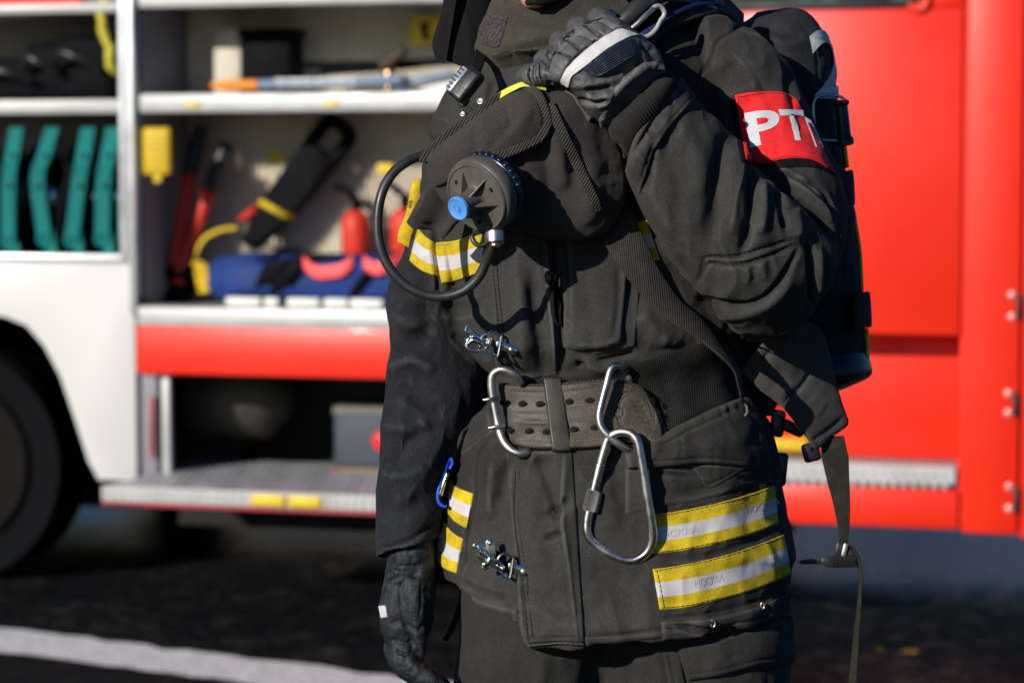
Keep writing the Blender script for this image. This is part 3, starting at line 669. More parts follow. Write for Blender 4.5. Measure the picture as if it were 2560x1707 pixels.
cloth('cuff', [(1703, 201), (1686, 224), (1662, 249), (1630, 281), (1600, 327), (1582, 374), (1566, 430)], [(1742, 244), (1724, 264), (1700, 292), (1668, 328), (1640, 374), (1622, 422), (1602, 486)], M['jacket'], off=11, edge=8, n=70, m=26, puff=3, sink=2,
      fl=[([(1736, 238), (1716, 258), (1692, 284), (1660, 320), (1631, 368), (1613, 416), (1594, 474)], 3.5, -3, 'c'), ([(1668, 250), (1690, 272)], 6, -4), ([(1610, 320), (1640, 350)], 7, -4), ([(1588, 380), (1615, 410)], 7, 3)])
# ---- bands: yellow edges with a silver middle
def band(top, bot, name='reflective_band', fr=(.335, .70), **k):
    b = MB(); P = patch(b, top, bot, SJ, off=k.pop('off', 4), edge=4, n=k.pop('n', 60), m=k.pop('m', 36), bands=[(0, fr[0], 0), (fr[0], fr[1], 1), (fr[1], 1, 0)], wob=k.pop('wob', 1.0), **k)
    return b.build(name, [M['yellow'], M['silver']], jacket, 'P'), P
B1, P1 = band([(1624, 1285), (1700, 1275), (1800, 1254), (1880, 1231), (1938, 1211)], [(1620, 1386), (1700, 1378), (1800, 1358), (1890, 1332), (1948, 1307)], n=90)
B2, P2 = band([(1630, 1421), (1700, 1411), (1800, 1389), (1890, 1361), (1962, 1333)], [(1648, 1525), (1720, 1518), (1820, 1495), (1900, 1470), (1980, 1434)], n=90)
B3, P3 = band([(1122, 1193), (1134, 1208), (1150, 1220), (1186, 1233)], [(1120, 1284), (1134, 1302), (1150, 1313), (1169, 1323)], n=30, off=5)
B4, P4 = band([(1112, 1303), (1124, 1322), (1138, 1334), (1159, 1346)], [(1082, 1382), (1096, 1408), (1115, 1424), (1142, 1434)], n=34, off=5)
B5, P5 = band([(1046, 570), (1062, 588), (1084, 604)], [(1022, 652), (1055, 678), (1099, 694)], n=24, off=6, m=30)
B6, P6 = band([(1084, 606), (1140, 600), (1180, 586), (1216, 580)], [(1103, 711), (1140, 704), (1180, 690), (1206, 682)], n=40, off=6)
B7, P7 = band([(1560, 566), (1600, 552), (1618, 549)], [(1560, 670), (1610, 658), (1652, 652)], n=30)
# faded print on the silver tape
def prt(words, parent):
    b = MB()
    for w_, q in words:
        b = MB(); put_text(b, w_, q, SJ, 5.2, cuts=1); b.build('faded_print', M['silver_print'], parent, 'P')
prt([('MOCKBA', [(1628, 1332), (1745, 1314), (1746, 1330), (1630, 1350)]), ('MOCKBA', [(1858, 1268), (1946, 1243), (1948, 1262), (1862, 1286)])], jacket)
prt([('MOCKBA', [(1734, 1450), (1806, 1432), (1810, 1452), (1738, 1470)]), ('MO', [(1928, 1390), (1954, 1380), (1958, 1398), (1932, 1408)])], jacket)
# frayed yellow scrap of tape at the hanging sleeve
b = MB(); ribbon(b, [(1042, 448, -40), (1034, 500, -30), (1026, 545, -22), (1012, 585, -20), (1008, 612, -24)], [(10, -2, 0), (12, -2, 0), (13, 2, 0), (16, 5, 0), (15, 8, 0)], 2.0, n=30)
for i in range(26):
    t = random.random(); x = 1032-22*t-random.random()*6; y = 500+100*t; b.tube([(x, y, -24), (x-5-random.random()*9, y+random.uniform(-5, 7), -22)], .8, n=4, k=5, smooth=False)
b.build('frayed_yellow_tape', M['yellow'], jacket, 'P')['label'] = 'frayed yellow tape on the hanging sleeve'
# dangling zip pull
b = MB(); ribbon(b, [(1385, 600, 205), (1382, 660, 214), (1380, 720, 216), (1381, 765, 214), (1386, 800, 212), (1396, 812, 210), (1398, 795, 204), (1392, 740, 200), (1392, 680, 198)], (4, 1, 5), 1.6, n=70)
b.build('zip_pull', M['velcro_dark'], jacket, 'P')
# eyelets
for (x, y, r) in ((1780, 1556, 9), (1903, 1514, 7.5)):
    c = SJ.at(np.array([[x, y]]), 8)[0]; b = MB(); b.tube([c+np.array([r*.62*math.cos(a), r*math.sin(a), 0]) for a in np.linspace(0, 6.283, 20, endpoint=False)], 2.4, n=24, k=8, closed=True)
    e = b.build('eyelet', M['rivet'], jacket, 'P'); MB().lathe(c-np.array([0, 0, 2]), (0, 0, 1), [(r*.6, 0), (r*.58, 1)], 16).build('eyelet_hole', M['hole'], jacket, 'P')
# stitch lines
def stitches(name, lines, material, parent, surf=SJ, off=6, L=7, gap=5, r=.9):
    for ln in lines:
        b = MB()
        tot = np.linalg.norm(np.diff(np.array(ln, float), axis=0), axis=1).sum(); n = max(2, int(tot/(L+gap))); q = cr(ln, n*2)
        pr = surf.at(cr(ln, n*4), off); kk = np.arange(len(pr)); rr = r*np.where(kk % 4 < 3, 1.0, .25); pr[:, 2] -= np.where(kk % 4 == 3, r*1.6, 0)
        b.tube(pr, rr, k=5, smooth=False); b.build(name, material, parent, 'P')
stitches('stitching', [[(1231, 610), (1238, 700), (1250, 820), (1258, 930)], [(1240, 610), (1248, 700), (1260, 820), (1266, 930)], [(1290, 1180), (1288, 1300), (1306, 1440), (1322, 1600)], [(1300, 1180), (1299, 1300), (1317, 1440), (1333, 1590)], [(1320, 1603), (1380, 1598), (1458, 1600)]], M['thread_dark'], jacket, off=11, r=1.0)
stitches('stitching', [[(1770, 650), (1850, 653), (1905, 637), (1965, 613)], [(1768, 636), (1850, 632), (1900, 616), (1960, 597)]], M['thread_dark'], jacket, off=1.0, r=.9)
stitches('stitching', [[(1322, 1610), (1390, 1604), (1460, 1607)], [(1606, 1156), (1700, 1150), (1775, 1146)]], M['thread_grey'], jacket, off=13, r=.9)

stitches('stitching', [[(1640, 1289), (1700, 1280), (1800, 1259), (1880, 1236), (1930, 1218)], [(1640, 1380), (1700, 1373), (1800, 1353), (1890, 1327), (1940, 1306)]], M['thread_dark'], jacket, off=5.2, r=.8)
stitches('stitching', [[(1636, 1426), (1700, 1416), (1800, 1394), (1890, 1366), (1955, 1341)], [(1654, 1519), (1720, 1512), (1820, 1489), (1900, 1464), (1972, 1432)], [(1642, 1424), (1652, 1472), (1660, 1520)]], M['thread_dark'], jacket, off=5.2, r=.8)
stitches('stitching', [[(1090, 612), (1140, 606), (1206, 588)], [(1108, 705), (1150, 697), (1196, 682)]], M['thread'], jacket, off=7, r=.7)
# ---- red armband with white letters
AT = [(1836, 238), (1870, 231), (1920, 228), (1962, 232), (1992, 250)]; AB_ = [(1862, 402), (1908, 412), (1960, 400), (2030, 402), (2089, 438)]
b = MB(); PA = patch(b, AT, AB_, SJ, off=7, edge=4, n=70, m=60, wob=.9)
armband = b.build('armband', M['red_patch'], person, 'P'); armband['label'] = 'red armband with white letters on the upper sleeve'
b = MB(); patch(b, [(1822, 252), (1900, 226), (1990, 246)], [(1850, 408), (1930, 424), (2030, 422), (2095, 446)], SJ, off=3, edge=4, n=50, m=40, wob=2); b.build('velcro_backing', M['velcro_dark'], armband, 'P')
b = MB()
put_text(b, 'P', [(1861, 284), (1944, 272), (1958, 350), (1876, 371)], SJ, 8.8, bold=.036, cuts=2)
put_text(b, 'T', [(1944, 275), (2003, 277), (2018, 354), (1968, 352)], SJ, 8.8, bold=.032, cuts=2)
put_text(b, '\u041f', [(2007, 294), (2024, 304), (2056, 372), (2036, 370)], SJ, 8.8, bold=.022, cuts=2)
b.build('lettering', M['embroidery'], armband, 'P')
stitches('stitching', [[(1844, 246), (1854, 320), (1868, 396)], [(1842, 242), (1900, 234), (1960, 238), (1988, 254)], [(1870, 400), (1915, 405), (1962, 394), (2030, 396), (2080, 428)]], M['red_patch'], armband, off=8.5, L=3, gap=2, r=.8)

# ---- metal clasps
def plate(b, x0, y0, x1, y1, w, z, mi, t=3):
    d = np.array([x1-x0, y1-y0], float); L = np.linalg.norm(d); d /= L; n_ = np.array([-d[1], d[0]])
    o = [np.array([x0, y0])+d*(math.cos(a)*w) + n_*(math.sin(a)*w) for a in np.linspace(math.pi/2, 3*math.pi/2, 9)]+[np.array([x1, y1])+d*(math.cos(a)*w)+n_*(math.sin(a)*w) for a in np.linspace(-math.pi/2, math.pi/2, 9)]
    b.prism([tuple(q) for q in o], z-t, z+t, lambda u, v, w_: (u, v, w_), bev=1.2, m=mi)
def rivet(b, x, y, z, r, mi): b.lathe((x, y, z), (0, 0, 1), [(r, 0), (r, 2), (r*.85, 3.4), (r*.5, 4.4)], 16, m=mi)
def clasp(ax, ay, hook, lab):
    z = float(SJ.at(np.array([[ax+i, ay+j] for i in (-40, 0, 40, 60) for j in (-30, 0, 25)], float), 0)[:, 2].max())+13
    b = MB(); T = lambda pts, zz=0: [(ax+p_[0], ay+p_[1], z+(p_[2] if len(p_) > 2 else 0)+zz) for p_ in pts]
    # plate with two rivets and square-backed ring, on the placket side
    plate(b, ax+38, ay+3, ax+70, ay+18, 11, z-2, 0); rivet(b, ax+41, ay+5, z+1, 7.5, 1); rivet(b, ax+66, ay+16, z+1, 7.5, 1)
    b.tube(T([(34, -22), (40, -18), (38, 0), (33, 27), (28, 32), (12, 22), (2, 4), (2, -14), (12, -26), (24, -27)], 5), 4.0, n=70, k=9, closed=True, m=0)
    if hook:   # closed hook: lever plate, toggle and ring
        plate(b, ax-52, ay-48, ax-30, ay-38, 9, z-1, 0); rivet(b, ax-56, ay-48, z+2, 6.5, 1)
        plate(b, ax-18, ay-54, ax-14, ay-28, 11, z, 0); rivet(b, ax-17, ay-55, z+3, 6.5, 1)
        plate(b, ax-22, ay-10, ax-30, ay+4, 9, z, 0); rivet(b, ax-32, ay-1, z+3, 6.5, 1)
        b.tube(T([(-46, -40), (-44, -22), (-30, -10), (-8, 2), (10, 10), (14, 4), (4, -4), (-16, -14), (-34, -28), (-44, -44)], 8), 5.0, n=70, k=9, closed=True, m=0)
        b.tube(T([(-26, -26, 2), (-18, -18, 12), (-22, -6, 12), (-28, 4, 2)], 4), [5, 9, 9, 5], n=24, k=10, m=0)
        b.tube(T([(-38, -34), (-24, -24), (-8, -12), (8, -2)], 14), [4, 6.5, 7, 5], n=24, k=10, m=0)
    else:      # open hook hanging in the ring
        b.tube(T([(-48, -40), (-40, -38), (-28, -24), (-14, -14)], 10), [3.5, 4.4, 4.4, 3.6], n=24, k=9, m=0)
        b.tube(T([(-46, -42), (-48, -30), (-38, -22), (-20, -12)], 12), [3.5, 4.2, 4.2, 3.6], n=24, k=9, m=0)
        b.tube(T([(-46, 4), (-40, -12), (-22, -16), (-4, -10), (8, -2), (4, 10), (-10, 18), (-30, 18), (-44, 12)], 8), 6.0, n=70, k=10, closed=True, m=0)
        b.tube(T([(-44, 2), (-30, -8), (-14, -2), (-8, 10)], 14), [6, 10, 9, 6], n=24, k=10, m=0)
        b.tube(T([(-6, -18), (4, -22), (12, -12), (8, 2), (-4, 4), (-10, -8)], 12), 4.8, n=40, k=9, closed=True, m=0)
        b.tube(T([(-52, -10), (-40, -6)], 8), 3.4, n=6, k=8, m=1)
    o = b.build('clasp', [M['chrome'], M['rivet']], jacket, 'P', smooth='auto'); o['label'] = lab; return o
clasp(1213, 858, False, 'metal clasp of the jacket above the belt')
clasp(1243, 1412, True, 'metal clasp of the jacket below the belt')

# ---- collar: throat flap with velcro square
b = MB(); CG = patch(b, [(1224, -6), (1264, -2), (1292, 20), (1324, 24), (1352, 12), (1440, -10), (1530, -20)], [(1176, 108), (1196, 142), (1243, 173), (1330, 160), (1420, 148), (1520, 110), (1600, 60)], SJ, off=62, edge=8, n=70, m=50, puff=14, smoothz=20,
      fl=[([(1240, 140), (1300, 128), (1380, 112), (1450, 95)], 13, -12), ([(1240, 118), (1320, 100), (1400, 80)], 14, 8), ([(1290, 36), (1340, 38), (1400, 22)], 6, -4, 'c'), ([(1196, 128), (1246, 158), (1330, 146), (1430, 132)], 4, -3, 'c')])
collar = b.build('throat_flap', M['collar'], person, 'P')
mt = MB().grid(CG); SC = Surf((mt.V(), mt.f))
b = MB(); patch(b, [(1218, 34), (1230, 30), (1250, 38), (1272, 42)], [(1196, 108), (1214, 116), (1236, 122), (1250, 118)], SC, off=5, edge=3, n=40, m=40, wob=2.5); b.build('velcro_square', M['velcro'], collar, 'P')
b = MB(); b.tube([(1580, -10, 0), (1500, 30, 30), (1420, 26, 60), (1360, 34, 70), (1318, 44, 70), (1280, 30, 50), (1250, 0, 20)], 14, n=60, k=12); b.build('collar_stand', M['collar'], collar, 'P')

# ---- trousers
mb = MB()
for (L, R) in (([(1150, 1400), (1148, 1590), (1134, 1710), (1120, 2000), (1140, 2500), (1165, 3230)], [(1520, 1400), (1528, 1590), (1530, 1710), (1505, 2000), (1440, 2500), (1420, 3230)]),
               ([(1470, 1400), (1478, 1590), (1484, 1710), (1530, 2000), (1590, 2500), (1610, 3230)], [(1955, 1400), (1972, 1590), (1972, 1710), (1950, 2000), (1900, 2500), (1870, 3230)])):
    mb.grid(loft([(l[0], l[1], r[0], r[1], -120, b_) for l, r, b_ in zip(L, R, [225, 225, 215, 190, 160, 140])], 90, 56), cv=True, cap0=True, cap1=True)
V, F, E = remesh(mb, 8, 4); N = vnormals(V, F)
V = V+N*(fbm(V*np.array([1/130, 1/240, 1/130]), 3)*9)[:, None]
V = folds(V, vnormals(V, F), [([(1480, 1640), (1470, 1720)], 16, -14), ([(1260, 1560), (1240, 1650), (1250, 1760)], 26, -10), ([(1360, 1630), (1350, 1720)], 20, 9), ([(1560, 1610), (1580, 1720)], 18, -12), ([(1545, 1620), (1550, 1760)], 14, 8), ([(1640, 1600), (1660, 1760)], 14, 8)])
ST = Surf((V, F)); trousers = mkobj('trousers', W(V), F, M['trouser'], person)
b = MB(); patch(b, [(1690, 1618), (1780, 1600), (1880, 1572), (1950, 1548), (1994, 1530)], [(1716, 1702), (1800, 1690), (1900, 1664), (1960, 1662), (2012, 1654)], ST, off=16, edge=10, n=60, m=30, puff=14, fl=[([(1712, 1688), (1800, 1676), (1900, 1650), (2000, 1640)], 3.5, -4, 'c'), ([(1820, 1600), (1840, 1650)], 18, -6)])
b.build('thigh_pocket_flap', M['trouser'], trousers, 'P')
b = MB(); patch(b, [(1655, 1630), (1700, 1622)], [(1690, 1800), (1730, 1800)], ST, off=8, edge=6, n=16, m=50, fl=[([(1672, 1630), (1706, 1790)], 3, -4, 'c')]); b.build('pocket_strip', M['trouser'], trousers, 'P')
b = MB(); ribbon(b, [(1160, 1480, -60), (1148, 1520, -50), (1130, 1570, -44), (1112, 1600, -40)], (6, 3, 4), 2, n=24); b.build('hanging_tape', M['hood'], trousers, 'P')
# boots
for x in (1300, 1735):
    b = MB(); b.grid(loft([(x-110, 3120, x+105, 3120, -130, 120), (x-95, 3230, x+90, 3230, -120, 115), (x-90, 3300, x+85, 3300, -60, 190), (x-92, 3360, x+88, 3360, -30, 230), (x-90, GROUND_Y-30, x+86, GROUND_Y-30, -30, 228)], 24, 40), cv=True, cap0=True, cap1=True)
    b.build('boot', M['leather'], person, 'P')
# ================================================================== GLOVES
# raised fist (viewer right): hand back faces the viewer, knuckles up-left, fingers folded over the strap
mb = MB()
HB_ = [(1520, 322, 1668, 178, 395, 62), (1498, 306, 1654, 150, 415, 70), (1466, 282, 1640, 122, 432, 76), (1430, 240, 1608, 92, 446, 80), (1398, 213, 1582, 70, 446, 78), (1364, 196, 1558, 52, 432, 72), (1346, 180, 1530, 40, 402, 60), (1352, 172, 1502, 42, 372, 44)]
mb.grid(loft(HB_, 60, 64, p=2.6), cv=True, cap0=True, cap1=True)
FK = [((1378, 165), 34), ((1418, 122), 35), ((1462, 84), 35), ((1512, 60), 34)]
for (kx, ky), r in FK:      # four folded fingers: knuckle, first bend, second bend, tip back in the palm
    mb.tube([(kx+30, ky+32, 430), (kx, ky, 405), (kx-16, ky-14, 365), (kx-4, ky+2, 315), (kx+26, ky+36, 300), (kx+46, ky+56, 318)], [r, r, r*.92, r*.86, r*.82, r*.6], n=40, k=18)
# first finger, showing at the left end with its ribbed bend
mb.tube([(1392, 178, 420), (1356, 182, 424), (1326, 188, 418), (1314, 196, 392), (1322, 206, 352), (1350, 222, 330), (1380, 236, 330)], [34, 33, 29, 27, 26, 25, 18], n=46, k=18)
# thumb under the hand
mb.tube([(1492, 284, 400), (1452, 250, 398), (1416, 228, 384), (1384, 216, 366), (1356, 212, 352)], [34, 27, 23, 22, 16], n=36, k=18)
V, F, E = remesh(mb, 3.4, 4); N = vnormals(V, F)
V = V+N*(fbm(V/30, 3)*2.2+fbm(V/90+9, 2)*2.2)[:, None]
def seam(*pts, w=4, a=-7, k='c'): return (list(pts), w, a, k)
GF = [seam((1402, 88), (1416, 98), (1436, 118), (1446, 130)), seam((1438, 88), (1460, 96), (1480, 102), (1500, 100)), seam((1486, 52), (1510, 62), (1530, 72), (1545, 70)), seam((1378, 132), (1400, 136), (1430, 144)),
      seam((1352, 150), (1364, 158), (1372, 178), (1374, 200)),
      seam((1376, 150), (1366, 134), (1378, 118)), seam((1400, 112), (1420, 92), (1436, 84), w=4), seam((1446, 76), (1470, 60), (1486, 54)),
      ([(1392, 168), (1410, 150), (1428, 160)], 14, 5), ([(1420, 126), (1440, 108), (1468, 112)], 14, 5), ([(1462, 84), (1490, 74), (1508, 88)], 14, 5), ([(1512, 58), (1536, 54), (1550, 66)], 12, 4),
      seam((1322, 166), (1318, 190), (1326, 212), w=3), seam((1331, 160), (1328, 188), (1336, 214), w=3, a=-5), seam((1340, 158), (1338, 186), (1346, 212), w=3, a=-5), seam((1349, 156), (1348, 186), (1356, 208), w=3, a=-5),
      ([(1450, 180), (1500, 196), (1550, 184), (1604, 150)], 7, -5), ([(1424, 214), (1460, 216), (1500, 206)], 9, 4), ([(1460, 228), (1500, 226), (1534, 218)], 8, -11), ([(1462, 240), (1500, 246), (1540, 234)], 9, 7), ([(1440, 250), (1480, 258), (1520, 250)], 7, -8),
      ([(1490, 268), (1510, 262), (1534, 246)], 8, 6), ([(1560, 196), (1590, 176), (1616, 150)], 9, -7), ([(1600, 110), (1626, 130), (1640, 160)], 9, -8), ([(1612, 104), (1640, 128), (1652, 160)], 7, 5),
      seam((1362, 206), (1400, 214), (1424, 232), (1440, 252), w=4, a=-5)]
V = folds(V, N, [(f[0], f[1], f[2]*1.35)+tuple(f[3:]) for f in GF]); V = relax(V, E, 1, .4)
SG = Surf((V, F)); glove1 = mkobj('glove', W(V), F, M['leather'], person)
glove1['label'] = 'raised black leather glove with pale band and padded knuckles'
# knuckle pads
PADS = [([(1386, 132), (1408, 140), (1430, 148)], [(1366, 196), (1384, 204), (1400, 208)]), ([(1412, 100), (1432, 116), (1448, 130)], [(1390, 128), (1412, 138), (1434, 146)]),
        ([(1456, 62), (1480, 80), (1504, 96)], [(1416, 98), (1438, 114), (1452, 128)]), ([(1508, 46), (1540, 58), (1562, 68)], [(1462, 60), (1486, 78), (1512, 94)])]
b = MB()
for tpt, bt in PADS:
    b = MB(); patch(b, tpt, bt, SG, off=8, edge=7, n=24, m=24, puff=5); b.build('knuckle_pad', M['leather_pad'], glove1, 'P')
for ln in ([(1410, 98), (1432, 118), (1450, 131)], [(1454, 62), (1482, 82), (1506, 98)], [(1384, 130), (1408, 140), (1432, 148)], [(1362, 200), (1372, 166), (1386, 128), (1408, 96), (1434, 74), (1462, 58), (1506, 44)], [(1322, 166), (1319, 190), (1327, 210)], [(1334, 162), (1331, 188), (1338, 213)], [(1347, 158), (1346, 186), (1354, 211)]):
    MB().tube(SG.at(np.array(ln, float), .6), 1.7, n=40, k=6).build('seam', M['thread_dark'], glove1, 'P')
b = MB(); ST1 = patch(b, [(1556, 70), (1524, 82), (1480, 112), (1440, 146), (1412, 174), (1400, 194), (1400, 214)], [(1604, 88), (1570, 96), (1520, 124), (1474, 160), (1444, 182), (1430, 194), (1422, 222)], SG, off=6, edge=3, n=70, m=20, wob=.5)
b.build('pale_band', M['silver'], glove1, 'P')
b = MB()
for off_ in (0,): b.tube(SG.at(np.array([(1552, 67), (1522, 78), (1478, 108), (1437, 142), (1408, 171), (1396, 192), (1396, 212)]), 5), 2.2, n=50, k=7)
b.build('band_piping', M['piping'], glove1, 'P')
# ribbed panel
b = MB(); Tp = cr(np.array([(1452, 172), (1484, 146), (1524, 122), (1560, 102), (1586, 96)], float), 60); Bp = cr(np.array([(1478, 188), (1502, 188), (1534, 172), (1570, 148), (1602, 130)], float), 60)
m_ = 56; G = Tp[None]*(1-np.linspace(0, 1, m_)[:, None, None])+Bp[None]*np.linspace(0, 1, m_)[:, None, None]
rib = 3.2*np.abs(np.sin(np.linspace(0, math.pi*9, m_)))[:, None]*np.ones((1, 60)); ed = np.minimum(1, np.minimum(np.linspace(0, 1, 60), np.linspace(1, 0, 60))*14)[None]
b.grid(SG.at(G, 1.5+rib*1.4*ed)); b.build('ribbed_panel', M['leather_blue'], glove1, 'P')
# gauntlet edge, rolled leather, and the knitted wrist
b = MB(); b.tube([(1660, 172, 455), (1634, 164, 470), (1606, 172, 486), (1584, 190, 494), (1560, 208, 496), (1536, 236, 490), (1518, 264, 474), (1508, 296, 448), (1506, 316, 415)], [9, 12, 13, 13, 13, 13, 12, 11, 8], n=90, k=14)
V2 = b.V(); V2 = V2+vnormals(V2, b.f)*(fbm(V2/16, 2)*2.2)[:, None]; mkobj('gauntlet_edge', W(V2), b.f, M['leather'], glove1)
mb = MB(); mb.grid(loft([(1512, 318, 1668, 176, 385, 92), (1524, 338, 1690, 192, 385, 98), (1548, 366, 1698, 214, 376, 94), (1570, 400, 1708, 240, 350, 82), (1590, 440, 1720, 266, 310, 70)], 70, 480, p=2.2), cv=True, cap0=True, cap1=True)
V2 = mb.V(); N2 = vnormals(V2, mb.f); nr = 480
ph = np.r_[np.tile(np.arange(nr), 70), [0, 0]]; V2 = V2+N2*(1.3*np.cos(ph*2*math.pi*96/nr))[:, None]
V2 = folds(V2, N2, [([(1508, 318), (1548, 262), (1590, 218), (1640, 192), (1680, 196)], 9, -16), ([(1536, 345), (1566, 290), (1610, 244), (1660, 222), (1704, 232)], 11, -18), ([(1552, 372), (1580, 320), (1624, 274), (1680, 246)], 10, 13), ([(1524, 330), (1556, 276), (1600, 230), (1650, 206)], 10, 11), ([(1560, 402), (1584, 360), (1604, 318)], 9, -9)])
mkobj('knitted_wrist', W(V2), mb.f, M['knit'], glove1)
b = MB(); b.tube([(1454, 268, 410), (1468, 260, 420), (1486, 256, 424), (1488, 266, 424), (1478, 278, 416), (1462, 274, 412)], 2.6, n=40, k=8, closed=True); b.build('pull_ring', M['chrome'], glove1, 'P')
b = MB(); ribbon(b, [(1486, 262, 424), (1500, 268, 432), (1514, 280, 430)], (5, -9, 2), 2.5, n=12); b.build('pull_tab', M['leather'], glove1, 'P')

rv = FWD+(1510-1280)/FPX*RGT+(853.5-200)/FPX*UPV; glove1.location = Vector((rv*60*S).tolist())
# hanging hand (viewer left): thumb side forward, fingers loosely curled
mb = MB()
mb.grid(loft([(970, 1388, 1088, 1376, -10, 66), (964, 1430, 1090, 1430, -8, 68), (954, 1480, 1090, 1480, -4, 70), (948, 1530, 1086, 1530, 0, 68), (954, 1580, 1074, 1586, 0, 60), (976, 1622, 1050, 1628, -4, 44), (992, 1640, 1040, 1644, -6, 30)], 50, 48, p=2.4), cv=True, cap0=True, cap1=True)
mb.tube([(1034, 1452, 34), (1036, 1500, 46), (1040, 1548, 48), (1047, 1596, 42), (1052, 1636, 34), (1054, 1646, 30)], [34, 34, 29, 24, 19, 12], n=40, k=18)      # thumb
for k, (x, z, r) in enumerate(((998, 26, 33), (990, -18, 34), (996, -60, 33), (1010, -98, 28))):
    mb.tube([(x+20, 1565, z*.7), (x+4, 1622, z), (x+22, 1662, z+10), (x+58, 1690, z+18), (x+96, 1716, z+22), (x+118, 1742, z+24)], [r, r, r*.98, r*.94, r*.86, r*.6], n=46, k=18)
V, F, E = remesh(mb, 3.6, 4); N = vnormals(V, F)
V = V+N*(fbm(V/34, 3)*3.4)[:, None]
V = folds(V, N, [seam((1004, 1446), (1000, 1500), (1010, 1556), (1022, 1576), w=5, a=-5), seam((1054, 1450), (1052, 1510), (1048, 1556), w=5, a=-5), ([(1010, 1560), (1040, 1572), (1066, 1560)], 7, -6), ([(1016, 1578), (1036, 1610), (1048, 1642)], 6, -5), ([(968, 1440), (1000, 1428), (1050, 1440)], 9, -6), ([(966, 1470), (990, 1452), (1010, 1450)], 8, 4), seam((978, 1566), (984, 1556), (1004, 1552), (1018, 1568), w=4, a=-6), ([(984, 1600), (1010, 1606), (1030, 1600)], 5, -5), ([(986, 1626), (1015, 1634), (1034, 1628)], 5, -7), ([(1044, 1580), (1058, 1568)], 5, -4)])
SH = Surf((V, F)); glove2 = mkobj('glove', W(V), F, M['leather_shade'], person); glove2['label'] = 'hanging black leather glove beside the jacket hem'
b = MB(); patch(b, [(946, 1513), (964, 1511)], [(952, 1545), (970, 1543)], SH, off=5, edge=3, n=14, m=16); b.build('pale_tab', M['silver'], glove2, 'P')
mb = MB(); mb.grid(loft([(978, 1372, 1082, 1352, -12, 74), (970, 1392, 1086, 1376, -10, 78), (972, 1412, 1084, 1398, -10, 74), (980, 1424, 1078, 1414, -10, 62)], 24, 90), cv=True, cap0=True, cap1=True)
V2 = mb.V(); V2 = V2+vnormals(V2, mb.f)*(fbm(V2*np.array([1/12, 1/60, 1/14]), 2)*3)[:, None]; mkobj('gathered_cuff', W(V2), mb.f, M['leather_shade'], glove2)

# ================================================================== RESCUE BELT
zb = float(SJ.at(np.array([[1450, 1040]]), 0)[0, 2])
belt = thing('rescue_belt', 'wide worn leather belt with double pronged steel buckle worn over the jacket', 'belt', W(np.array([1450., 1120., zb])))
b = MB(); patch(b, [(1300, 946), (1360, 942), (1440, 936), (1522, 922), (1600, 900), (1700, 866), (1790, 846), (1868, 838)], [(1300, 1124), (1400, 1126), (1500, 1120), (1600, 1112), (1680, 1076), (1770, 1028), (1868, 994)], SJ, off=5, edge=5, n=110, m=44, smoothz=10)
b.build('webbing', M['belt_webbing'], belt, 'P')
BT = [(1243, 955), (1262, 960), (1300, 962), (1360, 962), (1440, 956), (1510, 951), (1560, 954), (1592, 964), (1612, 976)]
BB = [(1276, 1110), (1300, 1116), (1340, 1122), (1400, 1122), (1460, 1120), (1520, 1114), (1570, 1106), (1620, 1112), (1660, 1122)]
b = MB(); G = quadgrid(BT, BB, 240, 100)
v = np.linspace(0, 1, 100)[:, None]; bulge = 62*np.sin(v*math.pi)**.6
G = G.copy(); k = np.linspace(0, 1, 240)[None]
G[..., 0] += 14*np.sin(v*math.pi)*np.clip((k-.86)/.14, 0, 1)**1.5
zz = SJ.at(G, 0)[..., 2]; zs = np.array([np.convolve(np.pad(r_, 30, mode='edge'), np.ones(61)/61, 'valid') for r_ in zz]); zs = np.minimum(np.maximum(zs, zz.mean()-60)+24, 1e9)
zs = zs.mean(0, keepdims=True)*.6+zs*.4; zs = np.maximum(zs, zz+17)
zs = np.array([np.convolve(np.pad(r_, 12, mode='edge'), np.ones(25)/25, 'valid') for r_ in zs])
roll = -13*np.clip(1-(k*440)/34, 0, 1)**2; zs = zs+roll
uu = np.clip(k, 0, 1)*np.ones_like(v); dd = np.minimum(np.minimum(v, 1-v)*160, np.minimum(9e9, (1-uu)*440)); pr = np.sqrt(np.clip(1-(1-np.clip(dd/7, 0, 1))**2, 0, 1))
PB = np.concatenate([G, (zs+9*pr-4)[..., None]], -1)
mt = MB().grid(PB); V = mt.V(); N = np.zeros_like(V); N[:, 2] = 1
SL_ = [[(1262, 978), (1360, 982), (1440, 977), (1510, 971), (1580, 975)], [(1270, 1026), (1350, 1030), (1440, 1022), (1500, 1016)], [(1276, 1054), (1350, 1058), (1440, 1051), (1500, 1046)], [(1290, 1100), (1360, 1106), (1440, 1102), (1520, 1096), (1580, 1090), (1640, 1102)]]
V = folds(V, N, [(l, 3.0, -1.1, 'g') for l in SL_]+[([(1590+44*math.cos(a)-18*math.sin(a), 1036+52*math.sin(a)+30*math.cos(a)) for a in np.linspace(0, 6.28, 26)], 2.2, -3.2)]+[([(1590+38*math.cos(a)-16*math.sin(a), 1036+46*math.sin(a)+26*math.cos(a)) for a in np.linspace(0, 6.28, 26)], 1.8, -2.2)]
      +[([(1576+i*7, 1002+i*13), (1606+i*6, 1006+i*13)], 1.9, -2.6) for i in range(6)]+[([(1548+12*math.cos(a), 1032+13*math.sin(a)) for a in np.linspace(0, 6.28, 14)], 2, -4.0)])
leather = mkobj('leather_strap', W(V), mt.f, M['belt'], belt); SBt = Surf((V, mt.f))
b = MB()
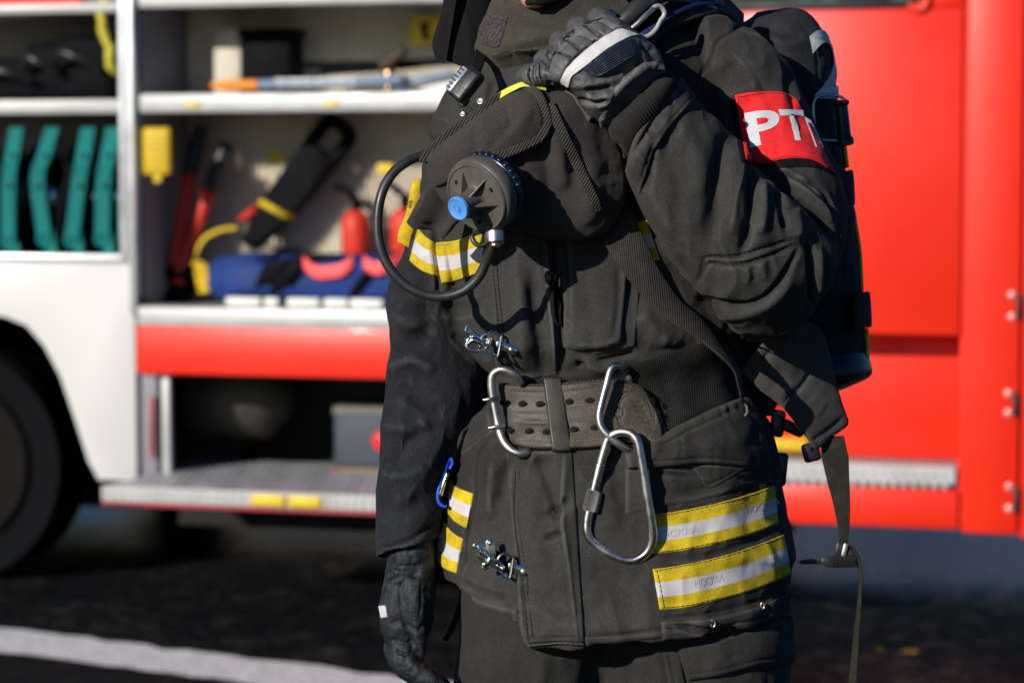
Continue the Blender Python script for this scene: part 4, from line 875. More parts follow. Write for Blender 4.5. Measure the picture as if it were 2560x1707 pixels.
for i, (y, l) in enumerate(((957, BT),)):
    pts = SBt.at(np.array([(1262, 957), (1300, 956), (1360, 955), (1440, 949), (1508, 944), (1560, 948), (1600, 962), (1624, 988)]), -3); q = cr(pts, 300)
    q[:, 0] += 1.6*np.cos(np.arange(300)*2.1); q[:, 1] += 1.8*np.sin(np.arange(300)*2.1); b.tube(q, 4.2, k=7, smooth=False)
q = cr(SBt.at(np.array([(1300, 1121), (1360, 1125), (1440, 1124), (1500, 1119)]), -4), 160); q[:, 1] += 1.5*np.sin(np.arange(160)*2.1); b.tube(q, 3, k=7, smooth=False)
b.build('woven_edge', M['binding'], leather, 'P')
b = MB(); HOL = [(1262, 1006), (1308, 1009), (1352, 1010), (1424, 1004), (1475, 1001), (1276, 1076), (1324, 1078), (1368, 1080), (1436, 1074), (1488, 1069)]
for (x, y) in HOL:
    z = SBt.at(np.array([[x+i_, y+j_] for i_ in (-10, 0, 10) for j_ in (-5, 0, 5)], float), 0)[:, 2].max()-.3; o_ = [(x+11*math.cos(a), y+6*math.sin(a)) for a in np.linspace(0, 6.283, 20, endpoint=False)]
    MB().prism(o_, z-6, z+.9, lambda u, v, w_: (u, v, w_)).build('strap_hole', M['hole'], leather, 'P')
for (x, y) in HOL:
    b = MB()
    z = SBt.at(np.array([[x, y]]), 0)[0, 2]; b.tube([(x+12.5*math.cos(a), y+7.5*math.sin(a), z+.3) for a in np.linspace(0, 6.283, 20, endpoint=False)], 1.6, n=30, k=6, closed=True); b.build('hole_rim', M['belt'], leather, 'P')
stitches('stitching', SL_, M['thread'], leather, surf=SBt, off=1.2, L=7, gap=3, r=1.15)
G = quadgrid([(1356, 941), (1380, 939), (1404, 943)], [(1380, 1129), (1405, 1131), (1431, 1127)], 24, 70); zz = SBt.at(G, 0)[..., 2]; zr = np.convolve(np.pad(np.median(zz, 1), 14, mode='edge'), np.ones(29)/29, 'valid'); u_ = np.linspace(0, 1, 24)
pr = np.sqrt(np.clip(1-(1-np.clip(np.minimum(u_, 1-u_)*48/4, 0, 1))**2, 0, 1)); ve = np.clip(np.minimum(np.linspace(0, 1, 70), np.linspace(1, 0, 70))*188/9, 0, 1); ve = np.sqrt(1-(1-ve)**2)
b = MB(); b.grid(np.concatenate([G, (np.maximum(zr[:, None], 0)+(14*pr[None]*ve[:, None]-5)+1.5*np.sin(u_*math.pi)[None])[..., None]], -1))
b.build('belt_loop', M['keeper'], belt, 'P')
# buckle frame and two prongs
zk = float(SBt.at(np.array([[1310, 1040]]), 0)[0, 2])
b = MB(); b.tube([(1302, 958, zk-4), (1290, 940, zk+10), (1270, 927, zk+14), (1250, 924, zk+12), (1232, 936, zk+6), (1228, 962, zk+2), (1233, 1000, zk), (1242, 1048, zk), (1250, 1082, zk+4), (1262, 1108, zk+14), (1280, 1126, zk+22), (1300, 1133, zk+24), (1318, 1129, zk+16), (1328, 1118, zk-14)], 10.0, n=130, k=16)
b.build('buckle', M['steel_dull'], belt, 'P')
for (x0, y0, x1, y1) in ((1207, 999, 1250, 995), (1221, 1069, 1262, 1064)):
    b = MB(); b.tube([(x0, y0, zk+14), (x0+4, y0, zk+15), ((x0+x1)/2, (y0+y1)/2, zk+16), (x1, y1, zk+6)], [3.4, 5.2, 5.6, 5.6], n=24, k=12); b.build('prong', M['steel'], belt, 'P')
b = MB(); b.tube([(1568, 926, zb-10), (1556, 917, zb+30), (1540, 914, zb+46), (1526, 926, zb+52), (1516, 962, zb+56), (1504, 1008, zb+58), (1498, 1040, zb+60), (1504, 1068, zb+62), (1524, 1092, zb+64), (1550, 1112, zb+60), (1574, 1126, zb+44), (1588, 1128, zb+22), (1584, 1112, zb-6), (1570, 1060, zb-14), (1568, 1000, zb-16), (1572, 950, zb-16)], 9.6, n=160, k=16, closed=True)
b.build('steel_ring', M['steel'], belt, 'P')
q = [(1602, 975), (1616, 984), (1630, 1000), (1644, 1030), (1656, 1070), (1666, 1100)]
b = MB()
for i in range(70):
    t = random.random(); p_ = cr(q, 40)[int(t*39)]; z = zb+16; b.tube([(p_[0], p_[1], z), (p_[0]+random.uniform(-4, 9), p_[1]+random.uniform(-7, 6), z+random.uniform(2, 9))], random.uniform(.5, 1.1), n=4, k=5, smooth=False)
b.build('frayed_threads', M['thread_dark'], leather, 'P')

# ================================================================== CARABINERS
c1 = thing('carabiner', 'large steel screw gate carabiner hanging from the belt ring', 'carabiner', W(np.array([1555., 1240., zb+50])))
b = MB(); PT = [(1500, 1165), (1512, 1122), (1522, 1096), (1540, 1083), (1560, 1080), (1580, 1086), (1594, 1104), (1602, 1140), (1612, 1200), (1622, 1262), (1631, 1320), (1631, 1352), (1620, 1378), (1598, 1396), (1572, 1401), (1540, 1392), (1504, 1372), (1478, 1350), (1468, 1328), (1468, 1304), (1474, 1270)]
zc_ = [58, 62, 66, 72, 76, 80, 84, 84, 82, 76, 70, 64, 58, 54, 52, 52, 52, 52, 52, 52, 54]
b.tube([(x, y, zb+z_-6) for (x, y), z_ in zip(PT, zc_)], 11.5, n=200, k=18); b.build('hook_body', M['steel'], c1, 'P')
b = MB(); b.tube([(1478, 1256, zb+49), (1489, 1210, zb+51), (1502, 1158, zb+53)], 12.8, n=20, k=18); b.build('gate', M['steel'], c1, 'P')
b = MB(); ax = np.array([13, -52, 2.]); b.lathe((1474, 1276, zb+48), ax, [(12, -1), (18, -1), (20, 2), (20, 10), (20.5, 20), (20, 44), (20, 49), (18, 52), (12, 52)], 40); b.build('screw_sleeve', M['knurl'], c1, 'P', smooth='auto')
c2 = thing('carabiner', 'small blue carabiner clipped at the hip by the hanging sleeve', 'carabiner', W(np.array([1112., 1210., 0])))
b = MB(); b.tube([(1124, 1172, 40), (1131, 1158, 42), (1128, 1146, 42), (1120, 1154, 42), (1112, 1180, 44), (1100, 1210, 46), (1094, 1236, 46), (1096, 1254, 46), (1106, 1264, 46), (1116, 1266, 44)], 4.2, n=70, k=12); b.build('hook_body', mat('blue_anodised_metal', (.03, .12, .75), .3, metal=.4, var=.1), c2, 'P')
b = MB(); b.tube([(1119, 1182, 44), (1108, 1212, 46), (1100, 1238, 46)], 5.6, n=16, k=12); b.build('gate', M['chrome'], c2, 'P')
c3 = thing('carabiner', 'small pale carabiner clipped to the shoulder strap above the fist', 'carabiner', W(np.array([1610., 60., 180])))
b = MB(); b.tube([(1588, 66, 200), (1606, 48, 196), (1628, 28, 182), (1638, 18, 175), (1650, 17, 168), (1660, 28, 164), (1660, 40, 164), (1650, 54, 166), (1641, 72, 170), (1628, 86, 178), (1612, 94, 186), (1600, 90, 190)], 6.4, n=90, k=12, closed=False); b.build('hook_body', mat('grey_coated_metal', (.42, .40, .38), .5, metal=.2, var=.1), c3, 'P')
b = MB(); b.tube([(1578, 72, 206), (1606, 48, 202), (1634, 22, 182)], 5.6, n=16, k=12); b.build('gate', M['steel_dull'], c3, 'P')

# ================================================================== GAS MASK IN ITS BAG
bag = thing('mask_bag', 'dark cloth bag with woven trim held against the chest, holding a breathing mask', 'bag', W(np.array([1300., 600., 260])))
OB = [(1062, 398, 300), (1058, 380, 300), (1100, 348, 305), (1160, 306, 310), (1240, 244, 320), (1300, 220, 330), (1360, 222, 335), (1440, 236, 330), (1500, 276, 310), (1545, 350, 285), (1566, 430, 265), (1560, 510, 250), (1520, 578, 240), (1450, 606, 235), (1370, 600, 235), (1300, 580, 250), (1240, 570, 280), (1180, 556, 300), (1120, 520, 300), (1078, 462, 300)]
Gp = pillow(OB, 300, 95, n=60, m=200, c=(1320, 410), back=110, pw=.55)
mb = MB().grid(Gp, cv=True, cap0=True, cap1=True)
V, F, E = remesh(mb, 4.2, 3); N = vnormals(V, F)
V = V+N*(fbm(V/85, 3)*5)[:, None]
V = folds(V, N, [([(1190, 310), (1195, 360), (1180, 420)], 16, -4), ([(1320, 262), (1300, 320), (1255, 380)], 14, 5), ([(1340, 300), (1360, 380), (1372, 450), (1360, 520)], 26, -16), ([(1376, 330), (1400, 400), (1420, 480)], 22, 12), ([(1290, 390), (1320, 430), (1336, 470)], 12, -10), ([(1250, 392), (1300, 396), (1330, 440)], 12, 8), ([(1440, 380), (1430, 450), (1400, 520)], 26, -12), ([(1460, 420), (1480, 500), (1450, 570)], 26, 10), ([(1380, 380), (1340, 384), (1330, 388)], 5, -6), ([(1100, 380), (1120, 430), (1150, 480)], 22, 6), ([(1500, 300), (1520, 380), (1530, 460)], 24, -8)])
SB = Surf((V, F)); mkobj('bag_body', W(V), F, M['cordura'], bag)
# triangular flap with the trim round it
b = MB(); patch(b, [(1066, 392), (1160, 318), (1250, 248), (1302, 226), (1348, 232)], [(1090, 470), (1180, 440), (1270, 402), (1340, 360), (1368, 312)], SB, off=14, edge=10, n=80, m=44, puff=16, smoothz=12,
           fl=[([(1260, 256), (1268, 280), (1276, 310)], 5, -3), ([(1190, 320), (1192, 370), (1184, 430)], 12, -5), ([(1330, 268), (1290, 320), (1230, 380)], 14, 6), ([(1300, 280), (1260, 340), (1215, 380)], 12, -5)])
flap = b.build('flap', M['cordura'], bag, 'P'); SF = Surf((V, F), (b.V(), b.f))
b = MB(); TR = [(1064, 404), (1066, 388), (1100, 358), (1150, 318), (1200, 284), (1250, 246), (1288, 226), (1318, 224), (1340, 236), (1352, 262), (1362, 296), (1362, 318), (1344, 346), (1310, 364), (1270, 380), (1240, 392), (1216, 404), (1206, 412)]
tp = SF.at(np.array(TR, float), 8); tp = cr(tp, 120); tp[:, 2] = np.convolve(np.pad(tp[:, 2], 8, mode='edge'), np.ones(17)/17, 'valid')
tn = np.gradient(tp, axis=0); tn /= np.linalg.norm(tn, axis=1)[:, None]; wv = np.c_[-tn[:, 1], tn[:, 0], np.zeros(len(tn))]*11.5
ribbon(b, tp, wv, 5.0, n=160); b.build('woven_trim', M['binding'], bag, 'P')
b = MB(); sp = SB.at(np.array([(1372, 262), (1392, 304), (1414, 350), (1440, 404), (1466, 458), (1486, 500), (1496, 526)], float), 6); sp = cr(sp, 60); tn = np.gradient(sp, axis=0); tn /= np.linalg.norm(tn, axis=1)[:, None]
ribbon(b, sp, np.c_[-tn[:, 1], tn[:, 0], 0*tn[:, 0]]*14, 4, n=90); b.build('side_strap', M['binding'], bag, 'P')
b = MB(); ribbon(b, [(1240, 246, 352), (1262, 232, 362), (1286, 220, 368), (1310, 212, 370), (1345, 218, 366), (1366, 224, 360)], [(3, 7, 3), (3, 7, 3), (2, 7, 3), (1, 7, 3), (1, 5, 3), (0, 4, 3)], 2.5, n=40); b.build('yellow_edge', M['yellow_bright'], bag, 'P')
b = MB(); ribbon(b, [(1150, 292, 330), (1180, 268, 336), (1196, 262, 338), (1220, 256, 340), (1246, 236, 344)], (4, 8, 3), 3, n=40); ribbon(b, [(1158, 300, 326), (1172, 280, 330), (1196, 262, 334)], (7, 5, 3), 3, n=24); b.build('top_strap', M['webbing'], bag, 'P')
for (x, y, r) in ((1201, 254, 10), (1157, 286, 8)):
    b = MB(); b.lathe((x, y, 338), (-.3, -.4, .85), [(r*.6, -4), (r, -3), (r, 1), (r*.8, 3), (r*.55, 3.4), (r*.4, 2.4)], 24); b.build('snap_stud', M['steel_dull'], bag, 'P')
# lower flap of cloth sticking out on the left
b = MB(); Pq = quadgrid([(1068, 458), (1090, 470), (1130, 510), (1160, 540)], [(1016, 556), (1034, 572), (1080, 576), (1108, 596), (1142, 560)], 40, 24)
zf = 300+26*np.sin(np.linspace(0, 1, 24)*math.pi)[:, None]+8*np.sin(np.linspace(0, 9, 40))[None]; zf = zf*np.ones((24, 40))
Fr = np.concatenate([Pq, zf[..., None]], -1); Bk = Fr[::-1].copy(); Bk[..., 2] -= 10
b.grid(np.concatenate([Fr, Bk]), cu=True); V2 = b.V(); 
V2 = folds(V2, vnormals(V2, b.f), [([(1036, 560), (1080, 562), (1120, 556)], 4, -4, 'c'), ([(1070, 480), (1050, 520), (1030, 550)], 8, 6)], front=False); mkobj('lower_flap', W(V2), b.f, M['cordura'], bag)

maskv = thing('gas_mask', 'breathing mask valve with sky blue cap and black hose, sticking out of the bag', 'gas mask', W(np.array([1195., 590., 400])))
AX = np.array([-.60, .37, .71]); AX /= np.linalg.norm(AX); C0 = np.array([1190., 494., 432.])
def ap(h, r=0, a=0):
    u = np.cross(AX, [0.1, 1, .05]); u /= np.linalg.norm(u); w_ = np.cross(AX, u)
    return C0+AX*h+r*(math.cos(a)*u+math.sin(a)*w_)
b = MB(); b.lathe(C0, AX, [(60, -70), (88, -66), (92, -60), (92, -42), (97, -40), (99, -34), (99, -16), (97, -9), (92, -5), (91, 0), (88, 3), (84, 3), (83, .5), (70, 4), (50, 7), (38, 9), (34, 12), (31, 18)], 72, cap=False)
b.build('valve_disc', M['plastic_grey'], maskv, 'P', smooth='auto')
b = MB(); b.lathe(C0, AX, [(33, 8), (31, 16), (29, 30), (27.5, 50), (27, 66), (27.5, 70)], 40); nose = b.build('valve_nose', M['plastic_grey'], maskv, 'P')
b = MB(); b.lathe(C0, AX, [(28.2, 66), (30.5, 68), (30.8, 74), (29.5, 77.5), (27, 78), (26, 76.5), (25, 76), (0.5, 76.2)], 48); cap = b.build('blue_cap', M['blue_cap'], maskv, 'P', smooth='auto')
b = MB(); b.tube([ap(76.6, 11, a) for a in np.linspace(0, 6.283, 24, endpoint=False)], .8, n=50, k=6, closed=True)
b.tube([ap(76.6, 8, a) for a in (1.2, 2.7, 4.3)], .9, n=30, k=6, smooth=False); b.tube([ap(76.6, 6, 2.0), ap(76.6, 4, 3.4), ap(76.6, 7, 5.2)], .8, n=12, k=6)
b.build('cap_emblem', M['blue_cap_line'], cap, 'P')
b = MB()
for i in range(6):     # thin triangular fins around the nose
    a = i*math.pi/3+.38; da = .07
    P_ = [ap(5, 72, a-da*.2), ap(5, 72, a+da*.2), ap(8, 28, a-da), ap(8, 28, a+da), ap(46, 27, a-da), ap(46, 27, a+da)]
    b.add(P_, [(0, 2, 4), (1, 5, 3), (0, 4, 5, 1), (0, 1, 3, 2), (2, 3, 5, 4)])
b.build('fins', M['plastic_grey'], nose, 'P', smooth=False)
for a in (0.85, 2.9, 4.9): MB().lathe(ap(3.0, 62, a), AX, [(7, 0), (7, 2.6)], 20).build('vent_hole', M['hole'], maskv, 'P')
b = MB(); b.lathe(ap(-52), AX, [(80, -24), (92, -22), (95, -16), (95, 0), (92, 4), (80, 4)], 64, cap=False)
for i in range(30):
    a = i*2*math.pi/30; b.lathe(ap(-62, 94, a), AX, [(2, -8), (5, -7), (6, -4), (6, 6), (4, 9), (1, 10)], 10)
b.build('clamp_ring', M['gunmetal'], maskv, 'P')
b = MB(); b.lathe((1236, 575, 405), (.05, 1, .12), [(14, 0), (24, 2), (25, 6), (25, 30), (22, 34), (14, 35)], 36); b.lathe((1238, 606, 409), (.05, 1, .1), [(11, 0), (15, 3), (15, 8), (12, 11), (6, 12)], 30, m=1); b.build('hose_fitting', [M['steel'], M['brass']], maskv, 'P', smooth='auto')
b = MB(); b.tube([(1182, 588, 400), (1186, 606, 405), (1202, 614, 408), (1218, 606, 408), (1222, 588, 404), (1206, 580, 400)], 6, n=40, k=10, closed=True); b.build('pull_loop', M['plastic'], maskv, 'P')
b = MB(); b.tube([(1090, 372, 250), (1058, 388, 290), (1022, 402, 316), (985, 430, 330), (958, 474, 338), (945, 530, 340), (945, 590, 340), (958, 640, 340), (984, 684, 340), (1022, 718, 340), (1070, 738, 342), (1118, 740, 346), (1160, 726, 352), (1194, 696, 362), (1216, 654, 376), (1230, 618, 396), (1236, 596, 404)], [11, 12.6, 12.6, 12.6, 12.6, 12.6, 12.6, 12.6], n=240, k=20); b.build('hose', M['rubber'], maskv, 'P')

# ================================================================== RADIO MICROPHONE
mic = thing('radio_microphone', 'small black radio microphone with slotted pale face clipped beside the collar', 'microphone', W(np.array([1165., 250., 190])))
R = Matrix.Translation(Vector((1165, 212, 205))) @ Matrix.Rotation(math.radians(38), 4, 'Z') @ Matrix.Rotation(math.radians(-28), 4, 'Y')
b = MB(); b.box(-27, 27, -46, 46, -22, 22, 12, 4, R); b.build('case', M['plastic'], mic, 'P', smooth='auto')
b = MB(); b.box(-29.5, -10, -34, 40, 0, 23.5, 4, 2, R); face = b.build('slotted_face', M['plastic_sky'], mic, 'P', smooth='auto')
b = MB()
for i in range(6): b.box(-31, -16, -26+i*11, -22.5+i*11, 4, 24.6, 1, 1, R)
b.build('slots', M['plastic'], face, 'P', smooth='auto')
b = MB()
for i in range(5):
    for j in range(5):
        p_ = R@Vector((2+i*4.5+(j % 2)*2, 12+j*4.5, 22)); b.lathe(p_[:], (R.to_3x3()@Vector((0, 0, 1)))[:], [(1.5, -1), (1.5, .7), (.8, 1.1)], 8)
b.build('speaker_dots', M['rubber'], mic, 'P')
b = MB(); ribbon(b, [(1185, 180, 190), (1194, 158, 140), (1204, 132, 60)], (14, 8, 6), 4, n=20); b.build('clip_strap', M['hood'], mic, 'P')
b = MB(); b.tube([(1170, 250, 190), (1160, 262, 186), (1150, 258, 184), (1148, 250, 186)], 7, n=20, k=10); b.build('cable_end', M['rubber'], mic, 'P')

# ================================================================== BREATHING APPARATUS ON THE BACK
ba = thing('breathing_apparatus', 'dark breathing apparatus pack with number two, worn on the back with padded straps', 'breathing apparatus', W(np.array([1980., 980., -380])))
BASEC = [(1890, 30, 1990, 22, -380, 50), (1850, 60, 2040, 46, -380, 110), (1820, 110, 2068, 86, -385, 150), (1810, 180, 2084, 150, -390, 165), (1810, 260, 2092, 240, -395, 170), (1815, 400, 2108, 390, -400, 172), (1820, 520, 2130, 510, -400, 172), (1825, 640, 2148, 630, -400, 172), (1830, 760, 2158, 750, -400, 170), (1835, 860, 2166, 850, -400, 168), (1840, 905, 2168, 895, -400, 165)]
mb = MB(); mb.grid(loft(BASEC, 110, 64, p=2.6), cv=True, cap0=True, cap1=True)
V, F, E = remesh(mb, 6, 3); N = vnormals(V, F); V = V+N*(fbm(V/95, 3)*7)[:, None]
V = folds(V, N, [([(1990, 40), (2030, 90), (2046, 160), (2044, 260)], 6, -6, 'c'), ([(1900, 60), (1960, 80), (2030, 70)], 16, -8), ([(1930, 100), (1980, 110), (2036, 98)], 14, 7), ([(2066, 260), (2080, 420), (2100, 600), (2118, 800)], 5, -5, 'c'), ([(2000, 870), (2100, 842), (2164, 836)], 6, -6, 'c')])
SBA = Surf((V, F)); cov = mkobj('cylinder_cover', W(V), F, M['pack'], ba)
TV, TF = text_mesh('2', .02, 3); BAS = cr(np.array(BASEC, float), 200); yy_ = 74+172*TV[:, 1]; ta = np.radians(60-78*TV[:, 0])
q_ = [np.interp(yy_, (BAS[:, 1]+BAS[:, 3])/2, BAS[:, k_]) for k_ in (0, 2, 4, 5)]; ex_ = 2/2.6
b = MB(); b.add(np.c_[(q_[0]+q_[1])/2+((q_[1]-q_[0])/2+7)*np.sign(np.cos(ta))*np.abs(np.cos(ta))**ex_, yy_, q_[2]+(q_[3]+7)*np.sign(np.sin(ta))*np.abs(np.sin(ta))**ex_], TF); b.build('number_two', M['pack_light'], cov, 'P')
b = MB(); mb = b.grid(loft([(1850, 880, 2168, 880, -400, 175), (1856, 920, 2178, 910, -395, 184), (1866, 950, 2176, 940, -390, 180), (1900, 976, 2120, 968, -385, 150), (1960, 996, 2070, 986, -380, 90)], 30, 56, p=2.6), cv=True, cap0=True, cap1=True); b.build('bottom_cap', M['plastic'], ba, 'P')
for pts in ([(2106, 300, -370), (2112, 370, -366), (2118, 420, -366)], [(2130, 516, -366), (2142, 580, -364), (2150, 640, -362), (2154, 730, -362)], [(2166, 822, -350), (2169, 860, -348), (2168, 900, -348)]):
    b = MB(); ribbon(b, [(x-1, y, z) for x, y, z in pts], [(4, -1, 8)]*len(pts), 3, n=20); b.build('yellow_piping', M['yellow_bright'], ba, 'P')
for (y0, y1, x1) in ((426, 520, 2136), (730, 824, 2178)):
    b = MB(); b.grid(loft([(2092 if y0 < 600 else 2126, y0+8, x1-8, y0-2, -330, 120), (2094 if y0 < 600 else 2130, y0+20, x1-2, y0+8, -330, 124), (2104 if y0 < 600 else 2136, y1-6, x1+2, y1-14, -330, 124), (2106 if y0 < 600 else 2138, y1, x1-4, y1-6, -330, 118)], 16, 30, p=5), cv=True, cap0=True, cap1=True); b.build('hook_and_loop_band', M['neoprene'], ba, 'P')
b = MB(); b.tube([(2096, 352, -215), (2060, 350, -212), (2042, 338, -210), (2034, 300, -210), (2033, 262, -210), (2044, 244, -210), (2066, 238, -212), (2100, 242, -216), (2118, 256, -220)], 4.2, n=80, k=10); b.build('strap_ring', M['steel'], ba, 'P')
b = MB(); b.lathe((2102, 250, -225), (.1, 1, 0), [(10, 0), (19, 2), (21, 8), (18, 14), (16, 16), (17, 90), (19, 94), (23, 100), (22, 112), (12, 116)], 30); b.build('ring_roller', M['plastic'], ba, 'P', smooth='auto')
b = MB(); ribbon(b, [(2020, 266, -240), (2032, 300, -230), (2036, 350, -230), (2040, 400, -240)], (16, 0, 4), 4, n=20); b.build('pack_strap', M['pack'], ba, 'P')
b = MB(); b.grid(loft([(1780, 820, 2040, 820, -250, 60), (1790, 920, 2010, 920, -240, 70), (1800, 1000, 1950, 1000, -230, 70), (1820, 1040, 1930, 1040, -230, 60)], 20, 40, p=3), cv=True, cap0=True, cap1=True); b.build('back_plate', M['pack'], ba, 'P')
# lumbar pad with quilting
PADT = [(1852, 930, -40), (1874, 890, -30), (1912, 850, -20), (1980, 800, -60), (2042, 812, -120), (2066, 850, -140), (2084, 920, -150), (2104, 1000, -150), (2122, 1050, -150), (2116, 1066, -140), (2080, 1094, -110), (2040, 1124, -80), (2020, 1100, -72), (1980, 1050, -56), (1940, 1004, -46), (1894, 966, -42)]
mb = MB().grid(pillow(PADT, -90, 30, n=34, m=150, c=(1985, 950), back=40, pw=.45), cv=True, cap0=True, cap1=True)
V, F, E = remesh(mb, 4.5, 2); N = vnormals(V, F)
V = V+N*(fbm(V/60, 2)*3)[:, None]
V = folds(V, N, [([(1946, 862), (1920, 886), (1896, 918), (1876, 946)], 7, -13, 'c'), ([(2042, 910), (2010, 958), (1980, 988), (1956, 1014)], 7, -12, 'c'), ([(2112, 1040), (2076, 1072), (2028, 1104)], 5, -9, 'c'), ([(1920, 900), (1900, 936), (1930, 970)], 22, 4), ([(2020, 1000), (2060, 1030)], 26, 4)])
mkobj('waist_pad', W(V), F, M['neoprene'], ba)
# webbing tail, buckle and thin loose end
b = MB(); ribbon(b, [(2082, 1090, -118), (2086, 1130, -104), (2094, 1190, -100), (2104, 1260, -100), (2108, 1310, -100), (2110, 1362, -98)], [(28, 0, 6), (34, 0, 8), (25, 0, 4), (17, 2, 2), (11, 3, 2), (11, 4, 2)], 2.8, n=60); b.build('webbing_tail', M['olive_web'], ba, 'P')
b = MB(); R = Matrix.Translation(Vector((2106, 1374, -98))) @ Matrix.Rotation(math.radians(14), 4, 'Z'); b.box(-17, 17, -17, 17, -8, 8, 4, 2, R); R2 = Matrix.Translation(Vector((2112, 1374, -90))) @ Matrix.Rotation(math.radians(14), 4, 'Z'); b.box(-6, 6, -17, 17, -4, 8, 3, 2, R2, m=1)
b.build('metal_slider', [M['plastic'], M['steel_dull']], ba, 'P', smooth='auto')
b = MB(); R = Matrix.Translation(Vector((2098, 1402, -96))) @ Matrix.Rotation(math.radians(-2), 4, 'Z')
b.prism([(-46, -4), (-36, -12), (-20, -14), (40, -15), (44, -10), (44, 12), (38, 16), (-22, 16), (-40, 8)], -12, 12, lambda u, v, w_: tuple(R@Vector((u, v, w_))), bev=3)
for i in range(8): b.box(-16+i*7, -12.5+i*7, -2, 15, 8, 14.5, 1, 1, R)
b.prism([(-46, -3), (-70, -9), (-96, -6), (-104, 0), (-92, 5), (-70, 5), (-46, 6)], -8, 8, lambda u, v, w_: tuple(R@Vector((u, v, w_))), bev=2)
b.build('buckle_tongue', M['plastic'], ba, 'P', smooth='auto')
b = MB(); ribbon(b, [(2120, 1362, -92), (2136, 1380, -92), (2146, 1404, -94), (2152, 1440, -96), (2149, 1500, -96), (2143, 1570, -96), (2137, 1640, -96), (2131, 1720, -96), (2128, 1820, -96)], [(4, -3, 8), (4, -2, 10), (4, 0, 12), (4, 0, 12), (5, 0, 12), (6, 0, 12), (9, 1, 10), (13, 1, 8), (13, 1, 8)], 2.2, n=90); b.build('loose_webbing', M['olive_web'], ba, 'P')
# hip belt hardware behind the hip
b = MB()
for (x, y, z, sx, sy, sz, rz) in ((1944, 1058, -150, 18, 34, 26, 8), (1982, 1070, -175, 30, 15, 20, 24), (2028, 1130, -140, 22, 24, 26, -14), (1944, 1172, -130, 24, 42, 30, 6)):
    b.box(-sx, sx, -sy, sy, -sz, sz, 9, 3, Matrix.Translation(Vector((x, y, z))) @ Matrix.Rotation(math.radians(rz), 4, 'Z'))
b.build('hip_buckle', M['plastic'], ba, 'P', smooth='auto')
# shoulder harness above the fist and the diagonal webbing across the chest
b = MB(); ribbon(b, [(1500, 240, 170), (1560, 130, 140), (1600, 84, 108), (1660, 46, 66), (1730, 22, 16), (1800, 14, -80), (1850, 60, -190)], [(24, 20, 0), (28, 20, 4), (30, 22, 6), (26, 26, 10), (20, 26, 14), (10, 26, 16), (0, 24, 18)], 11, n=80); V2 = b.V(); 
mkobj('shoulder_strap', W(V2), b.f, M['webbing'], ba)
b = MB(); b.tube([(1570, 120, 160), (1630, 70, 122), (1680, 36, 84), (1730, 16, 36), (1790, 10, -50)], [9, 10, 10, 9, 8], n=50, k=12, flat=1.6); b.build('blue_strap', M['strap_blue'], ba, 'P')
b = MB(); b.tube([(1530, 84, 150), (1560, 52, 158), (1600, 18, 150), (1650, -16, 110), (1700, -40, 50)], 24, n=50, k=18); b.build('air_hose', M['rubber'], ba, 'P')
b = MB(); b.tube([(1660, -2, 110), (1700, 0, 70), (1745, 8, 20), (1790, 24, -30)], 7, n=40, k=12); b.build('pale_cord', M['plastic_grey'], ba, 'P')
b = MB()
for (x, y, z) in ((1540, 72, 153), (1626, 2, 132)):
    b.lathe((x, y, z), (.62, -.55, -.1), [(24, -9), (28, -8), (28.5, 0), (28, 8), (24, 9)], 30)
b.box(-12, 12, -12, 12, -10, 10, 3, 2, Matrix.Translation(Vector((1528, 38, 180))) @ Matrix.Rotation(.6, 4, 'Z')); b.build('hose_clamp', M['gunmetal'], ba, 'P', smooth='auto')
dp = np.array([(1500, 480), (1540, 560), (1580, 636), (1626, 708), (1680, 772), (1740, 816), (1800, 872), (1838, 920), (1850, 970), (1856, 1004)], float)
dz = SJ.t; zz = []
PD = SJ.at(dp, 8); zt = np.array([210, 214, 214, 208, 200, 190, 178, 162, 140, 120.]); PD = np.c_[dp, zt]
b = MB(); ribbon(b, PD, [(44, -18, -2), (42, -20, -2), (44, -24, -2), (38, -30, -4), (24, -28, -14), (8, -12, -34), (4, -4, -36), (4, -2, -36), (3, 0, -36), (2, 0, -30)], 3.2, n=110); b.build('chest_strap', M['webbing'], ba, 'P')
b = MB(); b.tube([(1852, 985, 118), (1858, 1000, 112), (1866, 1014, 108), (1868, 1030, 110), (1862, 1040, 112)], 3.2, n=24, k=8); b.build('tan_cord', M['thread'], ba, 'P')
# ================================================================== FIRE ENGINE (truck frame: along, inward, up)
tl = TP(318, 1100)
truck = thing('fire_engine', 'red and white fire engine with open equipment compartments, parked behind the person', 'fire engine', T2W(np.array([[0., .9, 0.]]))[0])
def bx(name, px0, px1, py0, py1, d0, d1, material, parent=truck, bev=.006, label=None, dref=None):
    """box whose front face (at depth dref or d0) is read from the photo, reaching from depth d0 to d1"""
    dr = d0 if dref is None else dref; cy = (py0+py1)/2; cx = (px0+px1)/2
    x0 = TP(px0, cy, dr)[0]; x1 = TP(px1, cy, dr)[0]; z1 = TP(cx, py0, dr)[1]; z0 = TP(cx, py1, dr)[1]
    o = MB().box(x0, x1, d0, d1, z0, z1, bev, 2).build(name, material, parent, 'T', smooth='auto')
    if label: o['label'] = label
    return o
def X(px, py=600, d=0): return TP(px, py, d)[0]
def Z(py, px=600, d=0): return TP(px, py, d)[1]
def tb(name, x0, x1, y0, y1, z0, z1, material, parent=truck, bev=.006):
    return MB().box(x0, x1, y0, y1, z0, z1, bev, 2).build(name, material, parent, 'T', smooth='auto')
DEEP = .38
XL_, XP0, XP1, XD = X(-420), X(284), X(323), X(1745)
XE = X(2700, 600)
ZT = Z(-330)
